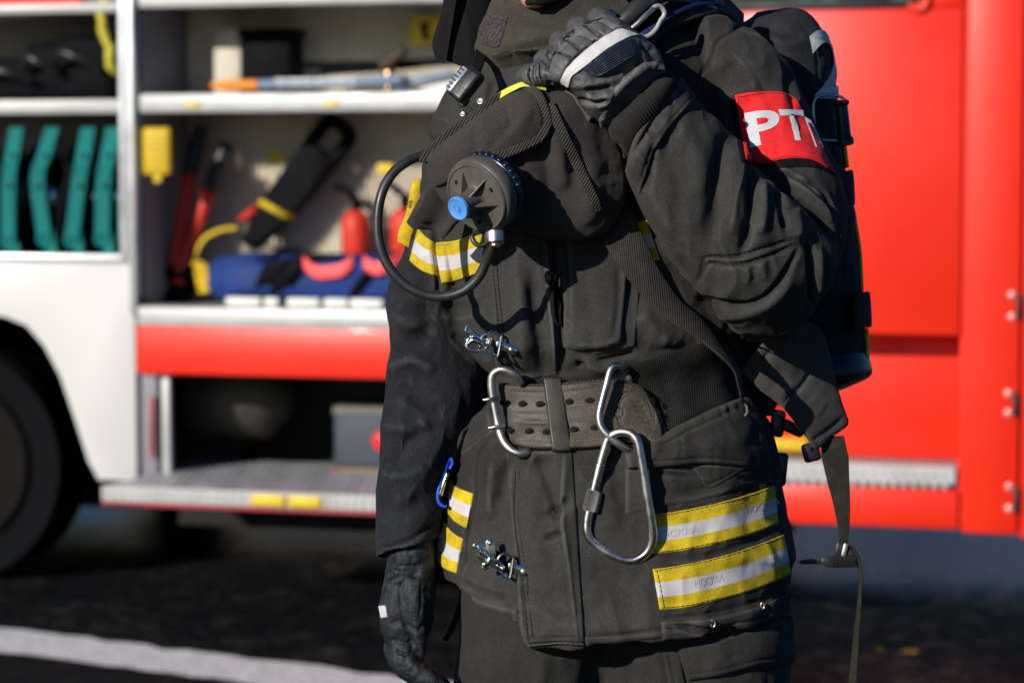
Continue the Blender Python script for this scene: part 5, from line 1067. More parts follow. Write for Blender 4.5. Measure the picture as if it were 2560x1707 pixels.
# -- left: white fender with wheel arch (flat panel cut by the arch), rail on top
b = MB(); za, zb_ = Z(602, 150), Z(1101, 280); xr = X(319, 850)
cx_, cz_ = TP(-117*2352/2560*1.0, 1165*2352/2560, .02); 
arch = [TP(*q) for q in ((232, 1101), (212, 1060), (176, 950), (146, 862), (112, 790), (70, 742), (20, 722), (-60, 716), (-130, 716), (-210, 730), (-280, 790), (-330, 900), (-370, 1101))]
out = [(xr, zb_)]+arch+[(XL_-.4, zb_), (XL_-.4, za), (xr, za)]
b.prism(out, 0, .03, lambda u, v, w_: (u, -.025+w_, v), bev=.006); fender = b.build('fender', M['white_paint'], truck, 'T', smooth='auto')
ring = cr(np.array([(u, v) for u, v in arch]), 60)
G = np.array([[(u, .0, v), (u, 1.0, v)] for u, v in ring]); MB().grid(G).build('wheel_well', M['dark'], truck, 'T')
tb('side_sill', XL_-.4, X(300), -.03, .02, Z(600, 150), Z(583, 150), M['alu'], bev=.008)
# -- wheels: tyre with sidewall, rim and nuts
wc = TP(-128, 1068, .1); WR = wc[1]
def wheel(x, y):
    wroot = MB(); wroot.lathe((x, y, WR), (0, -1, 0), [(.26, 0), (.33, .02), (.40, .03), (WR*.965, .015), (WR, -.02), (WR, -.20), (WR*.96, -.24), (.30, -.24)], 72)
    t = wroot.build('wheel', M['tyre'], truck, 'T', smooth='auto')
    r = MB().lathe((x, y-.012, WR), (0, -1, 0), [(.285, .01), (.275, .02), (.26, .0), (.235, -.09), (.13, -.10), (.12, -.03), (.09, .02), (.04, .03)], 48, cap=True)
    for i in range(8):
        a = i*math.pi/4; r.lathe((x+.175*math.cos(a), y+.085, WR+.175*math.sin(a)), (0, -1, 0), [(.018, 0), (.018, .03), (.01, .04)], 6)
    r.build('rim', M['rim'], t, 'T', smooth='auto')
    tr = MB()
    for i in range(64):
        a = i*2*math.pi/64
        R = Matrix.Translation(Vector((x, y, WR))) @ Matrix.Rotation(a, 4, 'Y') @ Matrix.Translation(Vector((0, .11, WR)))
        tr.box(-.012, .012, -.09, .09, -.012, .006, 0, 1, R)
    tr.build('tread_blocks', M['tyre'], t, 'T', smooth=False)
wheel(wc[0], .18); wheel(wc[0], 2.1); wheel(X(2352)+1.6, .10); wheel(X(2352)+1.6, 2.1)
# -- posts and jambs
pw = MB(); pw.box(XP0, XP1-.030, -.035, .05, Z(600, 290), ZT, .012, 3); pw.box(XP1-.026, XP1, -.042, .04, Z(720, 320), ZT, .008, 2); post = pw.build('corner_post', M['alu'], truck, 'T', smooth='auto')
tb('jamb', XP1, XP1+.012, .0, DEEP, Z(720, 320), ZT, M['jamb'], bev=0)
tb('post_foot', XP1-.022, XP1+.012, -.03, .03, Z(724, 320), Z(680, 320), M['seal'])
# -- left compartment
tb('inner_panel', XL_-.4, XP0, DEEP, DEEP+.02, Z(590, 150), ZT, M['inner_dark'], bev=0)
zsh = Z(262, 150); zsh1 = Z(233, 150)
tb('shelf', XL_-.4, XP0, -.015, DEEP, zsh1-.02, zsh1, M['alu_shelf'], bev=.003); tb('shelf_lip', XL_-.4, XP0, -.025, -.005, zsh, zsh1+.004, M['alu_shelf'], bev=.006)
zs2, zs3 = Z(32, 150), Z(9, 150)
tb('shelf', XL_-.4, XP0, -.015, DEEP, zs3-.02, zs3, M['alu_shelf'], bev=.003); tb('shelf_lip', XL_-.4, XP0, -.025, -.005, zs2, zs3, M['alu_shelf'], bev=.006)
tb('red_rail', XL_-.4, X(150, 0), .12, .16, zs3+.005, zs3+.09, M['red_paint'])
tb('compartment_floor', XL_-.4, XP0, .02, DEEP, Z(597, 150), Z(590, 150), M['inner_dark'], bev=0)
# -- right compartment
b = MB(); n = 74; xs = np.linspace(XP1, XD, n*6); yy = DEEP+.012*np.clip(np.sin(np.arange(n*6)*2*math.pi/6)*2, -1, 1)
zlo, zhi = Z(742, 600), ZT
b.grid(np.array([[(x, y, zlo), (x, y, zhi)] for x, y in zip(xs, yy)])); b.build('corrugated_back_panel', M['inner'], truck, 'T', smooth='auto')
s0, s1 = Z(258, 700), Z(216, 700)
tb('shelf', XP1+.012, XD, -.02, DEEP, s1-.02, s1, M['alu_shelf'], bev=.003); lip = tb('shelf_lip', XP1+.012, XD, -.032, -.012, s0, s1+.003, M['alu_shelf'], bev=.01)
for px in (452, 770, 1150): MB().box(X(px-17, 240), X(px+17, 240), -.036, -.03, Z(247, 600), Z(235, 600), .002, 1).build('yellow_sticker', M['reflector'], lip, 'T')
s2, s3 = Z(14, 700), Z(-16, 700)
tb('shelf', XP1+.012, XD, -.02, DEEP, s3-.02, s3, M['alu_shelf'], bev=.003); tb('shelf_lip', XP1+.012, XD, -.032, -.012, s2, s3+.003, M['alu_shelf'], bev=.01)
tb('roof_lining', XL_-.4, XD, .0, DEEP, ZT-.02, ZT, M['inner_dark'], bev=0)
f0, f1 = Z(752, 600), Z(706, 600, 0)
tb('compartment_sill', XP1, XD, -.04, .10, f0, f1, M['alu_shelf'], bev=.012); tb('compartment_floor', XP1, XD, .10, DEEP, f0, f1-.004, M['alu_shelf'], bev=0)
tb('yellow_sticker', X(1150, 500), X(1175, 500), DEEP-.02, DEEP-.016, Z(420), Z(395), M['reflector'])
for (px, py) in ((634, 360), (885, 385), (970, 90), (1030, 56), (462, 2)): 
    u, v = TP(px, py, DEEP-.02); tb('yellow_sticker', u-.028, u+.028, DEEP-.022, DEEP-.016, v-.02, v+.02, M['reflector'], bev=.002)
u0, v0 = TP(943, 106, DEEP-.04); u1, v1 = TP(1016, 38, DEEP-.04)
sg = tb('warning_plate', u0, u1, DEEP-.046, DEEP-.036, v0, v1, M['reflector'], bev=.004)
cxs, czs = (u0+u1)/2, (v0+v1)/2
b = MB(); b.prism([(cxs-.022, v1-.02), (cxs+.012, v1-.02), (cxs+.004, czs-.005), (cxs-.01, czs-.02)], 0, .003, lambda u, v, w_: (u, DEEP-.049+w_, v)); b.box(cxs-.012, cxs+.012, DEEP-.049, DEEP-.045, v0+.02, v0+.04); b.build('warning_mark', M['hole'], sg, 'T')
# -- red band, open locker below, step
rb0, rb1 = Z(862, 600), Z(750, 600)
tb('red_side_band', XP1-.004, XD, -.028, .03, rb0, rb1, M['red_paint'], bev=.006)
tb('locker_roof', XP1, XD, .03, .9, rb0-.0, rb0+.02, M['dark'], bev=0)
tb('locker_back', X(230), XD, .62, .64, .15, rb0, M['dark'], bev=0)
jx = X(330, 980)
tb('locker_jamb', jx-.02, X(362, 980), .0, .03, Z(1092, 340), rb0, M['jamb']); tb('locker_jamb', X(364, 980), X(384, 980), .02, .05, Z(1092, 370), rb0, M['alu_shelf'])
u, v = TP(348, 980, -.005); tb('red_marker', u-.006, u+.012, -.012, -.004, v-.10, v+.10, mat('faded_red_marker', (.35, .10, .09), .5))
# step: tread sheet tipped toward the viewer, toothed nose, reflectors
stz = Z(1092, 345); 
b = MB(); y0, y1 = -.36, .12; xs0, xs1 = TP(236, 1120, y0)[0], XD
zn1 = TP(420, 1124, y0)[1]; zn0 = TP(420, 1157, y0)[1]
b.box(xs0, xs1, y0, .40, zn1-.012, zn1, .003, 1); step = b.build('step', M['tread'], truck, 'T', smooth='auto')
b = MB(); b.box(xs0, xs1, y0-.012, y0, zn0, zn1+.004, .004, 1); k = int((xs1-xs0)/.028)
for i in range(k): b.box(xs0+.01+i*.028, xs0+.02+i*.028, y0-.018, y0-.010, zn0+.006, zn1-.006, .002, 1)
b.build('step_nose', M['alu_shelf'], step, 'T', smooth='auto'); MB().box(xs0, xs1, y0-.008, y0+.02, zn0-.012, zn0, .002, 1).build('red_edge', mat('dull_red_paint', (.30, .03, .03), .5), step, 'T')
for (a, c) in ((582, 660), (668, 742)):
    xa, xb = TP(a, 1165, y0)[0], TP(c, 1165, y0)[0]; MB().box(xa, xb, y0-.024, y0-.017, zn0+.008, zn1-.004, .004, 2).build('reflector', M['reflector'], step, 'T', smooth='auto')
# tank behind the locker
u0, v0 = TP(415, 905, .35); u1, v1 = TP(655, 905, .35)
b = MB(); b.lathe((u0, .42, v0), (1, 0, 0), [(.08, 0), (.13, .02), (.15, .05), (.15, u1-u0-.08), (.10, u1-u0-.04), (.06, u1-u0)], 36); b.build('tank', M['tan_tank'], truck, 'T')
tb('fuel_tank_side', X(150), X(420), .5, .52, .3, .6, M['dark'])
# -- red crew cab side
seamx = X(2213, 600); winz = Z(24, 1900)
def panel(name, x0, x1, z0, z1, y, material=M['red_paint'], t=.03): return tb(name, x0, x1, y, y+t, z0, z1, material, bev=.008)
XDp = X(1660); zb3 = Z(1205, 2000); 
wtop = winz+.72; wtopc = wtop+.3; wx1 = X(2112, 10)
MB().box(XDp, seamx-.006, -.03, 0, Z(768, 2100), winz, .008, 2).build('door', M['red_paint'], truck, 'T', smooth='auto')
tb('window_pillar', wx1+.02, seamx-.006, -.0295, 0, winz-.0, wtop, M['red_paint']); tb('window_head', XDp, seamx-.006, -.03, 0, wtop+.001, wtop+.25, M['red_paint'])
b = MB(); rd = .055     # rounded corner of the window opening
b.prism([(wx1+.022, winz+.004)]+[(wx1+.022-rd+rd*math.cos(a), winz+.004+rd+rd*math.sin(a)) for a in np.linspace(0, -math.pi/2, 10)], 0, .026, lambda u, v, w_: (u, -.027+w_, v)); b.build('window_corner', M['red_paint'], truck, 'T')
tb('window_seal', XDp, wx1-.02, -.034, -.006, winz, winz+.022, M['seal']); tb('window_seal', wx1-.0, wx1+.018, -.033, -.006, winz+.05, wtop, M['seal'])
MB().tube([T_ for T_ in [(wx1-.03, -.033, winz+.004), (wx1+.01, -.036, winz-.004), (wx1+.028, -.036, winz+.03), (wx1+.03, -.033, winz+.12)]], .012, n=30, k=10).build('window_bead', M['red_paint'], truck, 'T')
tb('window_pane', XDp, wx1+.005, -.012, -.006, winz, wtop, M['glass'], bev=0)
# recessed lower panel, step strip, bottom rail
tb('recess_panel', XDp, seamx+.0, .16, .18, Z(1062, 2000, .0), Z(768, 2100)+.05, M['red_paint'], bev=.004)
rz0, rz1 = Z(1112, 2000), Z(1062, 2000)
tb('recess_step', XDp, seamx-.01, -.025, .20, rz1-.03, rz1-.004, M['alu_shelf'], bev=.005)
b = MB(); b.box(XDp, seamx-.012, -.034, -.02, rz0+.01, rz1, .004, 1); k = int((seamx-XDp)/.03)
for i in range(k): b.box(XDp+.008+i*.03, XDp+.024+i*.03, -.037, -.03, rz0-.004, rz0+.024, .003, 1)
b.build('toothed_edge', M['alu_shelf'], truck, 'T', smooth='auto')
b = MB()
for i in range(k): b.box(XDp+.010+i*.03, XDp+.022+i*.03, -.0355, -.033, rz0+.03, rz0+.04, .001, 1)
b.build('step_slots', M['jamb'], truck, 'T')
tb('bottom_rail', XDp, seamx-.004, -.03, .05, zb3, rz0-.004, M['red_paint'])
tb('recess_top', XDp, seamx, 0, .18, Z(768, 2100)+.03, Z(768, 2100)+.05, M['red_paint'], bev=0)
tb('side_panel', seamx+.006, X(2344, 800), -.03, 0, zb3-.01, wtop+.25, M['red_paint'], bev=.008)
tb('recess_end', seamx-.006, seamx+.006, -.012, .2, zb3, wtop+.2, M['red_paint'], bev=0)
tb('side_panel', X(2349, 800), XE, -.03, 0, zb3-.02, wtop+.25, M['red_paint'], bev=.008); tb('panel_gap', X(2340, 800), X(2352, 800), .004, .02, zb3, wtop+.2, M['dark'], bev=0)
for (px, ya, yb) in ((2340, 672, 732), (2332, 898, 952), (2334, 1112, 1172)):
    h = MB().box(X(px-3, ya), X(px+9, ya), -.05, -.028, Z(yb, 2300), Z(ya, 2300), .005, 2).build('hinge', M['seal'], truck, 'T', smooth='auto')
    b = MB()
    for yy_ in (ya+2, yb-8):
        u, v = TP(px-16, yy_+3, -.03); b.lathe((u, -.03, v), (0, -1, 0), [(.013, 0), (.012, .004), (.006, .008)], 16)
    b.build('screw', mat('pink_grey_screw', (.75, .35, .33), .3, metal=.3), h, 'T')
u, v = TP(1822, 1020, .12); tb('yellow_bar', u-.16, u+.05, .10, .15, v-.022, v+.022, M['yellow_gear'], bev=.015)
tb('cab', XL_-2.7, XL_-.41, -.03, 2.2, .45, wtopc, M['white_paint'], bev=.08); tb('cab_stripe', XL_-2.6, XL_-.5, -.036, -.028, .55, 1.05, M['red_paint']); tb('cab_window', XL_-1.9, XL_-.9, -.036, -.02, 1.55, 2.2, M['window'], bev=.03)
# -- far side, roof, underside so the vehicle closes
tb('roof', XL_-.4, XE, 0, 2.2, wtop+.26, wtop+.32, M['red_paint'])
tb('far_side', XL_-.4, X(1380), 2.15, 2.2, .55, wtop+.26, M['red_paint']); tb('far_side', X(1380)+.001, XE, 2.15, 2.2, .55, winz-.12, M['red_paint']); tb('far_side_head', X(1380)+.001, XE, 2.15, 2.2, wtop, wtop+.26, M['red_paint']); tb('far_pillar', wx1, XE, 2.151, 2.199, winz-.12, wtop, M['red_paint'])
tb('wheel_well', XL_-.4, X(330), 1.0, 1.02, .2, Z(590, 150), M['dark'], bev=0)
XDw = X(1380)
tb('reflection_liner', XL_-.4, XE, 2.12, 2.145, .56, winz-.13, M['dark'], bev=0)  # added dark sheet, keeps the red inner face out of ground reflections
tb('underbody_blocker', XL_-.4, X(1640), 1.7, 1.74, .04, .56, M['dark'], bev=0)  # added sheet under the vehicle, blocks sky reflection on the ground at left
tb('cab_wall', XDw-.04, XDw, DEEP+.03, 2.149, .5, wtop+.26, M['inner_dark']); tb('chassis', XL_-.4, XE, .9, 1.6, .5, .62, M['dark'])
tb('compartment_divider', XP0+.0, XP0+.01, .05, DEEP, Z(590, 150), ZT, M['jamb'], bev=0)
# ================================================================== THINGS IN THE COMPARTMENTS
def at(px, py, d):
    d = d*.66; u, v = TP(px, py, d); return (u, d, v)
def base(px, py, d): return T2W(np.array(at(px, py, d)))
# hose rolls with teal straps
HS = [((8, 20), (40, 295), (22, 410), (20, 556), 'teal strapped hose roll at the outer end of the left locker'), ((98, 24), (122, 295), (88, 410), (104, 548), 'teal strapped hose roll with a sharply bent strap'), ((175, 24), (204, 295), (184, 410), (166, 552), 'broad teal strapped hose roll, second from the post'), ((240, 22), (262, 295), (240, 410), (236, 548), 'teal strapped hose roll beside the aluminium post')]
labs = []
def hose_roll(x0, pts, lab):
    t = thing('hose_roll', lab, 'hose roll', base(pts[2][0], 584, .14), 'hose rolls in the left locker')
    b = MB(); q = [at(x, y, .03+.05*(i == 0)) for i, (x, y) in enumerate(pts)]; w = .026
    ribbon(b, q, (w*1.02, 0, 0), .008, n=40)
    e = q[-1]; b.lathe((e[0], e[1]-.004, e[2]), (0, -1, 0), [(w, -.004), (w, .008), (w*.6, .010), (w*.55, .004)], 24)
    s = b.build('strap', M['teal'], t, 'T', smooth='auto')
    b = MB()
    for k in (1, 2): c = at(pts[k][0]+2, pts[k][1]+(18 if k == 2 else 0), .019); b.lathe(c, (0, -1, 0), [(.009, 0), (.009, .004), (.004, .004)], 14)
    b.build('stud', M['black_gear'], s, 'T')
    b = MB(); q2 = [at(pts[-1][0]+8, 530, .16), at(pts[-1][0]+14, 560, .15), at(pts[-1][0]+20, 586, .14)]; ribbon(b, q2, (w*.9, 0, 0), .008, n=30); b.build('rear_strap', M['teal'], s, 'T')
    b = MB(); c = at(pts[2][0]+14, 470, .33); r0 = .19
    th = np.linspace(0, 10*math.pi, 180); b.tube([(c[0]+.012*math.sin(t_*3), c[1]-.0+ (.05+.15*t_/(10*math.pi))*math.cos(t_)*.9, c[2]+(.05+.15*t_/(10*math.pi))*math.sin(t_)) for t_ in th], .016, k=8, smooth=False, flat=1.6); b.build('coil', M['black_gear'], t, 'T')
    b = MB(); c = at(pts[2][0]+34, 450, .12); b.lathe(c, (0, -1, .3), [(.010, -.03), (.026, -.02), (.028, .0), (.020, .012), (.022, .03), (.012, .034)], 20); b.build('coupling', M['chrome'], t, 'T', smooth='auto')
for h in HS: hose_roll(h[0], [h[0+1], h[1], ((h[1][0]*.45+h[2][0]*.55), (h[1][1]*.45+h[2][1]*.55)), h[2], h[3]][1:], h[4])
t = thing('hose_roll', 'teal strapped hose roll half hidden right behind the post', 'hose roll', base(284, 584, .2), 'hose rolls in the left locker')
b = MB(); ribbon(b, [at(291, 380, .10), at(286, 470, .08), at(288, 560, .07)], (.02, 0, 0), .008, n=20); b.build('strap', M['teal'], t, 'T', smooth='auto')
# black bags on the left shelf
def blob(c, r, seed, nz=.18, n=30, m=40, flatb=None):
    th = np.linspace(0, math.pi, n); ph = np.linspace(0, 2*math.pi, m, endpoint=False)
    d = np.stack([np.sin(th)[:, None]*np.cos(ph), np.sin(th)[:, None]*np.sin(ph), np.cos(th)[:, None]*np.ones(m)], -1)
    e = np.sign(d)*np.abs(d)**.45; k = 1+nz*fbm(d.reshape(-1, 3)*1.6+seed, 3).reshape(n, m, 1); return np.array(c)+e*k*np.array(r)
for (px, py, w, h, lab) in ((62, 196, .13, .075, 'low black gear bag at the outer end of the upper left shelf'), (140, 190, .09, .10, 'middle black gear bag on the upper left shelf'), (222, 192, .12, .11, 'taller black gear bag beside the hanging yellow rope')):
    c = at(px, py, .26); t = thing('gear_bag', lab, 'bag', T2W(np.array([c[0], c[1], zsh1])), 'black bags on the left shelf')
    b = MB(); b.grid(blob((c[0], c[1], zsh1+h), (w, .12, h), px, .06), cv=True); b.build('bag_body', M['black_gear'], t, 'T')
    b = MB(); b.tube([(c[0]-w*.7, c[1]-.15, zsh1+h*1.1), (c[0]-w*.3, c[1]-.19, zsh1+h*1.4), (c[0]+w*.3, c[1]-.19, zsh1+h*1.2), (c[0]+w*.7, c[1]-.15, zsh1+h*.9)], .012, n=24, k=8); b.build('carry_strap', M['plastic'], t, 'T')
# hanging yellow rope
b = MB(); q = cr([at(247, -40, .0), at(240, 4, -.01), at(233, 36, -.015), at(238, 80, -.015), at(252, 110, -.01), at(251, 146, .0), at(262, 162, .03), at(280, 168, .08)], 160)
q[:, 0] += .004*np.sin(np.arange(160)*.8); q[:, 2] += .003*np.cos(np.arange(160)*1.1); b.tube(q, .013, k=8, smooth=False); o = b.build('rope', M['rope'], None, 'T'); tag(o, 'yellow rope end hanging in front of the upper left shelf', 'rope')
# yellow holder on the jamb
c = at(361, 348, -.02); t = thing('wall_holder', 'yellow plastic holder hung on the grey jamb beside the post', 'holder', T2W(np.array([c[0], c[1], c[2]-.08])))
b = MB(); b.box(c[0]-.048, c[0]+.048, c[1]-.012, c[1]+.02, c[2]-.076, c[2]+.076, .012, 3); b.build('holder_body', M['yellow_gear'], t, 'T', smooth='auto')
b = MB(); b.box(c[0]-.012, c[0]+.016, c[1]-.008, c[1]+.01, c[2]-.10, c[2]-.074, .004, 2)
for i in range(7): b.box(c[0]-.04, c[0]+.04, c[1]-.016, c[1]-.011, c[2]-.06+i*.018, c[2]-.054+i*.018, .002, 1)
b.build('holder_ribs', M['yellow_gear'], t, 'T', smooth='auto')
# bolt cutter with red handles
t = thing('bolt_cutter', 'long red handled bolt cutter with black grips standing by the jamb', 'bolt cutter', base(405, 694, .3))
for (a, m_, e) in (((462, 292), (436, 400), (398, 610)), ((520, 330), (480, 440), (404, 650))):
    pa, pm, pe = at(*a, .42), at(*m_, .36), at(*e, .28)
    b = MB(); b.tube([pm, ((pm[0]+pe[0])/2, (pm[1]+pe[1])/2, (pm[2]+pe[2])/2), pe], .023, n=20, k=14); hd = b.build('handle', M['red_gear'], t, 'T')
    b = MB(); b.tube([pa, ((pa[0]+pm[0])/2, (pa[1]+pm[1])/2, (pa[2]+pm[2])/2), pm], [.024, .028, .026], n=16, k=14); b.build('grip', M['rubber'], hd, 'T')
b = MB(); p0, p1 = at(404, 610, .28), at(385, 694, .24); b.tube([p0, ((p0[0]+p1[0])/2+.01, .26, (p0[2]+p1[2])/2), p1], [.05, .045, .02], n=20, k=14); b.build('jaws', M['black_gear'], t, 'T')
# yellow bow, hose arc
b = MB(); b.tube([at(460, 660, .3), at(448, 600, .3), at(468, 552, .32), at(505, 530, .34), at(545, 524, .36)], .009, n=50, k=10)
for i in range(9): c = at(455+random.uniform(-4, 22), 606+i*8, .25); b.tube([(c[0]-.02, c[1], c[2]), (c[0]+.025, c[1]-.01, c[2]+.004)], .006, n=6, k=8)
o = b.build('cable', M['yellow_gear'], None, 'T'); tag(o, 'yellow cable arching up beside the bolt cutter and blue bag', 'cable')
# black saw with D handle, leaning
t = thing('rescue_saw', 'black long bodied saw with D handle leaning diagonally in the compartment', 'saw', base(600, 560, .4))
A = np.array(at(768, 312, .40)); Bp_ = np.array(at(582, 556, .36)); d_ = (A-Bp_); L = np.linalg.norm(d_); d_ /= L; sidev = np.cross(d_, [0, 1, 0]); sidev /= np.linalg.norm(sidev); nv = np.cross(sidev, d_)
fr_ = lambda u, v, w_: tuple(Bp_+sidev*u+d_*v+nv*w_)
b = MB(); b.prism([(-.025, -.02), (.03, -.02), (.052, .10), (.058, .25), (.062, L-.06), (-.062, L-.06), (-.058, .25), (-.046, .10)], -.04, .04, fr_, bev=.012); b.build('saw_body', M['black_gear'], t, 'T', smooth='auto')
b = MB(); b.tube([fr_(x, y, 0) for x, y in ((-.048, L-.09), (-.05, L-.01), (-.044, L+.03), (0, L+.042), (.044, L+.03), (.05, L-.01), (.048, L-.09))], .024, n=50, k=12); b.build('d_handle', M['black_gear'], t, 'T')
b = MB(); b.prism([(-.05, .135), (.055, .115), (.056, .135), (-.051, .155)], -.044, .044, fr_); b.build('yellow_band', M['yellow_gear'], t, 'T')
b = MB(); b.prism([(.04, .09), (.066, .03), (.078, .036), (.06, .11)], -.046, .046, fr_); b.build('red_lever', M['red_gear'], t, 'T'); b = MB(); b.box(-.02, .02, -.047, -.041, 0, .06); 
# extinguishers
def extinguisher(px, py, d, lab, h=.145, r=.046):
    c = at(px, py, d); t = thing('extinguisher', lab, 'extinguisher', T2W(np.array(c)), 'small red extinguishers')
    MB().lathe(c, (0, 0, 1), [(r*.9, 0), (r, .01), (r, h*.72), (r*.9, h*.86), (r*.5, h*.97), (r*.3, h)], 32).build('cylinder', M['red_gear'], t, 'T')
    b = MB(); b.lathe((c[0], c[1], c[2]+h), (0, 0, 1), [(r*.35, 0), (r*.35, .03), (r*.2, .05)], 16); b.tube([(c[0]-.01, c[1], c[2]+h+.045), (c[0]-.05, c[1], c[2]+h+.075), (c[0]-.075, c[1], c[2]+h+.07)], .012, n=12, k=8); b.tube([(c[0]+.01, c[1], c[2]+h+.02), (c[0]+.05, c[1], c[2]+h+.0), (c[0]+.075, c[1]-.01, c[2]+h-.08)], .010, n=12, k=8); b.build('valve', M['black_gear'], t, 'T')
extinguisher(818, 584, .40, 'small red extinguisher clear of the sleeve, behind the blue bag'); extinguisher(930, 580, .38, 'small red extinguisher half hidden by the black hose and sleeve')
# blue bag with black straps and pink tapes
c = at(700, 690, .16); t = thing('equipment_bag', 'royal blue equipment bag with black straps and pink tapes on the compartment floor', 'bag', T2W(np.array([c[0], c[1], f1])))
x0, x1 = X(470, 640, .1), X(990, 640, .1); zc2 = (Z(688, 700, .1)+Z(578, 700, .1))/2; hz = (Z(578, 700, .1)-Z(688, 700, .1))/2
G = blob(((x0+x1)/2, .20, f1+hz+.012), ((x1-x0)/2, .13, hz), 3.3, .07, 50, 80); b = MB().grid(G, cv=True); V = b.V(); b.build('bag_body', M['blue_bag'], t, 'T'); SV = BVHTree.FromPolygons(V.tolist(), b.f)
def onbag(px, py, off=.006):
    o_ = T2Winv(CAMP); r = ray(px, py); rd_ = np.array([np.dot(r, EX), np.dot(r, EY), np.dot(r, EZ)]); h, n_, _, _ = SV.ray_cast(Vector(o_), Vector(rd_).normalized())
    if h is None: h, n_, _, _ = SV.find_nearest(Vector(at(px, py, .1)))
    if n_.y > 0: n_ = -n_
    return np.array(h+n_*off)
def T2Winv(p): q = np.asarray(p)-TO; return np.array([np.dot(q, EX), np.dot(q, EY), np.dot(q, EZ)])
for path, w in (([(640, 690), (660, 640), (690, 600), (720, 575)], .05), ([(610, 600), (650, 582), (700, 576), (760, 572)], .035), ([(810, 690), (830, 650), (860, 615), (905, 590)], .03), ([(600, 690), (620, 640), (640, 600)], .05)):
    b = MB(); ribbon(b, [onbag(*q) for q in path], (w*.9, 0, .01), .006, n=30); b.build('bag_strap', M['black_gear'], t, 'T')
for path in ([(700, 606), (726, 622), (756, 624), (790, 616), (812, 604)], [(838, 606), (862, 614), (890, 612), (925, 600)]):
    b = MB(); ribbon(b, [onbag(*q, .012) for q in path], (0, 0, .021), .004, n=30); b.build('pink_tape', M['pink'], t, 'T')
t = thing('white_tray', 'shallow white tray lying under the blue bag', 'tray', base(700, 704, .0)); b = MB()
for (a, c_) in ((520, 600), (608, 640), (660, 735), (745, 800), (806, 880)): b.box(X(a, 697, .03), X(c_, 697, .03), .02, .06, f1+.002, f1+.03, .006, 2)
b.build('tray_rim', M['white_gear'], t, 'T', smooth='auto')
# upper shelf
c = at(522, 200, .45); o = MB().box(X(490, 130, .25), X(553, 130, .25), .25, .36, s1+.001, Z(66, 520, .27), .008, 2).build('carton', mat('beige_card', (.50, .46, .38), .8), None, 'T', smooth='auto'); tag(o, 'plain beige carton standing on the upper shelf', 'carton')
t = thing('storage_box', 'tall dark storage box on the upper shelf next to the beige carton', 'box', base(610, 205, .40)); o = MB().box(X(555, 140, .24), X(672, 140, .24), .22, .36, s1+.001, Z(70, 610, .24), .012, 2).build('box_body', M['black_gear'], t, 'T', smooth='auto'); MB().box(X(552, 140, .24), X(675, 140, .24), .212, .365, Z(84, 610, .24), Z(66, 610, .24), .006, 2).build('lid', M['black_gear'], t, 'T', smooth='auto')
t = thing('pry_tool', 'orange ended pry tool with blue and white shaft lying on the upper shelf', 'tool', base(700, 216, .08))
y_ = .05; b = MB(); p = [at(x, 197+(x-485)*-.004, y_) for x in (486, 510, 560, 596)]; b.tube(p, [.012, .024, .026, .026], n=24, k=14, flat=.7); b.build('orange_grip', M['orange'], t, 'T')
b = MB(); b.tube([at(596, 196, y_), at(660, 193, y_), at(800, 190, y_), at(930, 184, y_)], .024, n=30, k=14, flat=.7); sh = b.build('shaft', M['bluewhite'], t, 'T')
b = MB()
for i in range(14): q = at(640+i*13+random.uniform(-3, 3), 191-.03*i*6, y_-.02); b.box(q[0]-.008-random.random()*.008, q[0]+.010, q[1]-.008, q[1], q[2]-.012, q[2]+.014, .002, 1)
b.build('white_marks', M['white_gear'], sh, 'T')
for nm, pts, r, lab in (('steel_bar', [(700, 150), (820, 150), (960, 146), (1060, 138)], .014, 'dark bar lying across the back of the upper shelf'), ('steel_bar', [(735, 168), (860, 160), (970, 150)], .010, 'thinner dark bar crossing in front of another on the upper shelf')):
    o = MB().tube([at(x, y, .30) for x, y in pts], r, n=30, k=10).build(nm, M['black_gear'], None, 'T'); tag(o, lab, 'bar')
t = thing('nozzle', 'brass and dark spray nozzle standing on the upper shelf', 'nozzle', base(895, 216, .22)); c = at(895, 214, .22); hh = Z(128, 895, .22)-c[2]
b = MB(); b.lathe((c[0], c[1], s1), (0, 0, 1), [(.03, 0), (.022, .02), (.016, hh*.3), (.024, hh*.5), (.02, hh*.7)], 20); b.build('nozzle_body', M['brass'], t, 'T'); b = MB(); b.tube([(c[0]-.03, c[1], s1+hh*.75), (c[0], c[1], s1+hh*.85), (c[0]+.05, c[1], s1+hh*1.15)], .02, n=16, k=10); b.build('nozzle_head', mat('dark_brown_rubber', (.05, .025, .015), .6), t, 'T')
o = MB().grid(np.array([[at(x, y+sx*7, .12+.05*sx) for sx in (0, 1)] for x, y in ((905, 208), (960, 190), (1020, 176), (1100, 165))])); o = None
t = thing('folded_sheet', 'pale folded sheet at the far end of the upper shelf', 'sheet', base(990, 216, .1)); b = MB(); b.prism([at(920, 208, 0)[::2], at(970, 186, 0)[::2], at(1040, 170, 0)[::2], at(1120, 168, 0)[::2], at(1120, 214, 0)[::2], at(925, 214, 0)[::2]], .08, .24, lambda u, v, w_: (u, w_, max(v, s1+.001)), bev=.004); b.build('sheet_body', M['white_gear'], t, 'T', smooth='auto'); b = MB(); b.tube([at(912, 206, .09), at(965, 184, .09), at(1040, 168, .09)], .012, n=20, k=8); b.build('blue_edge', M['bluewhite'], t, 'T')
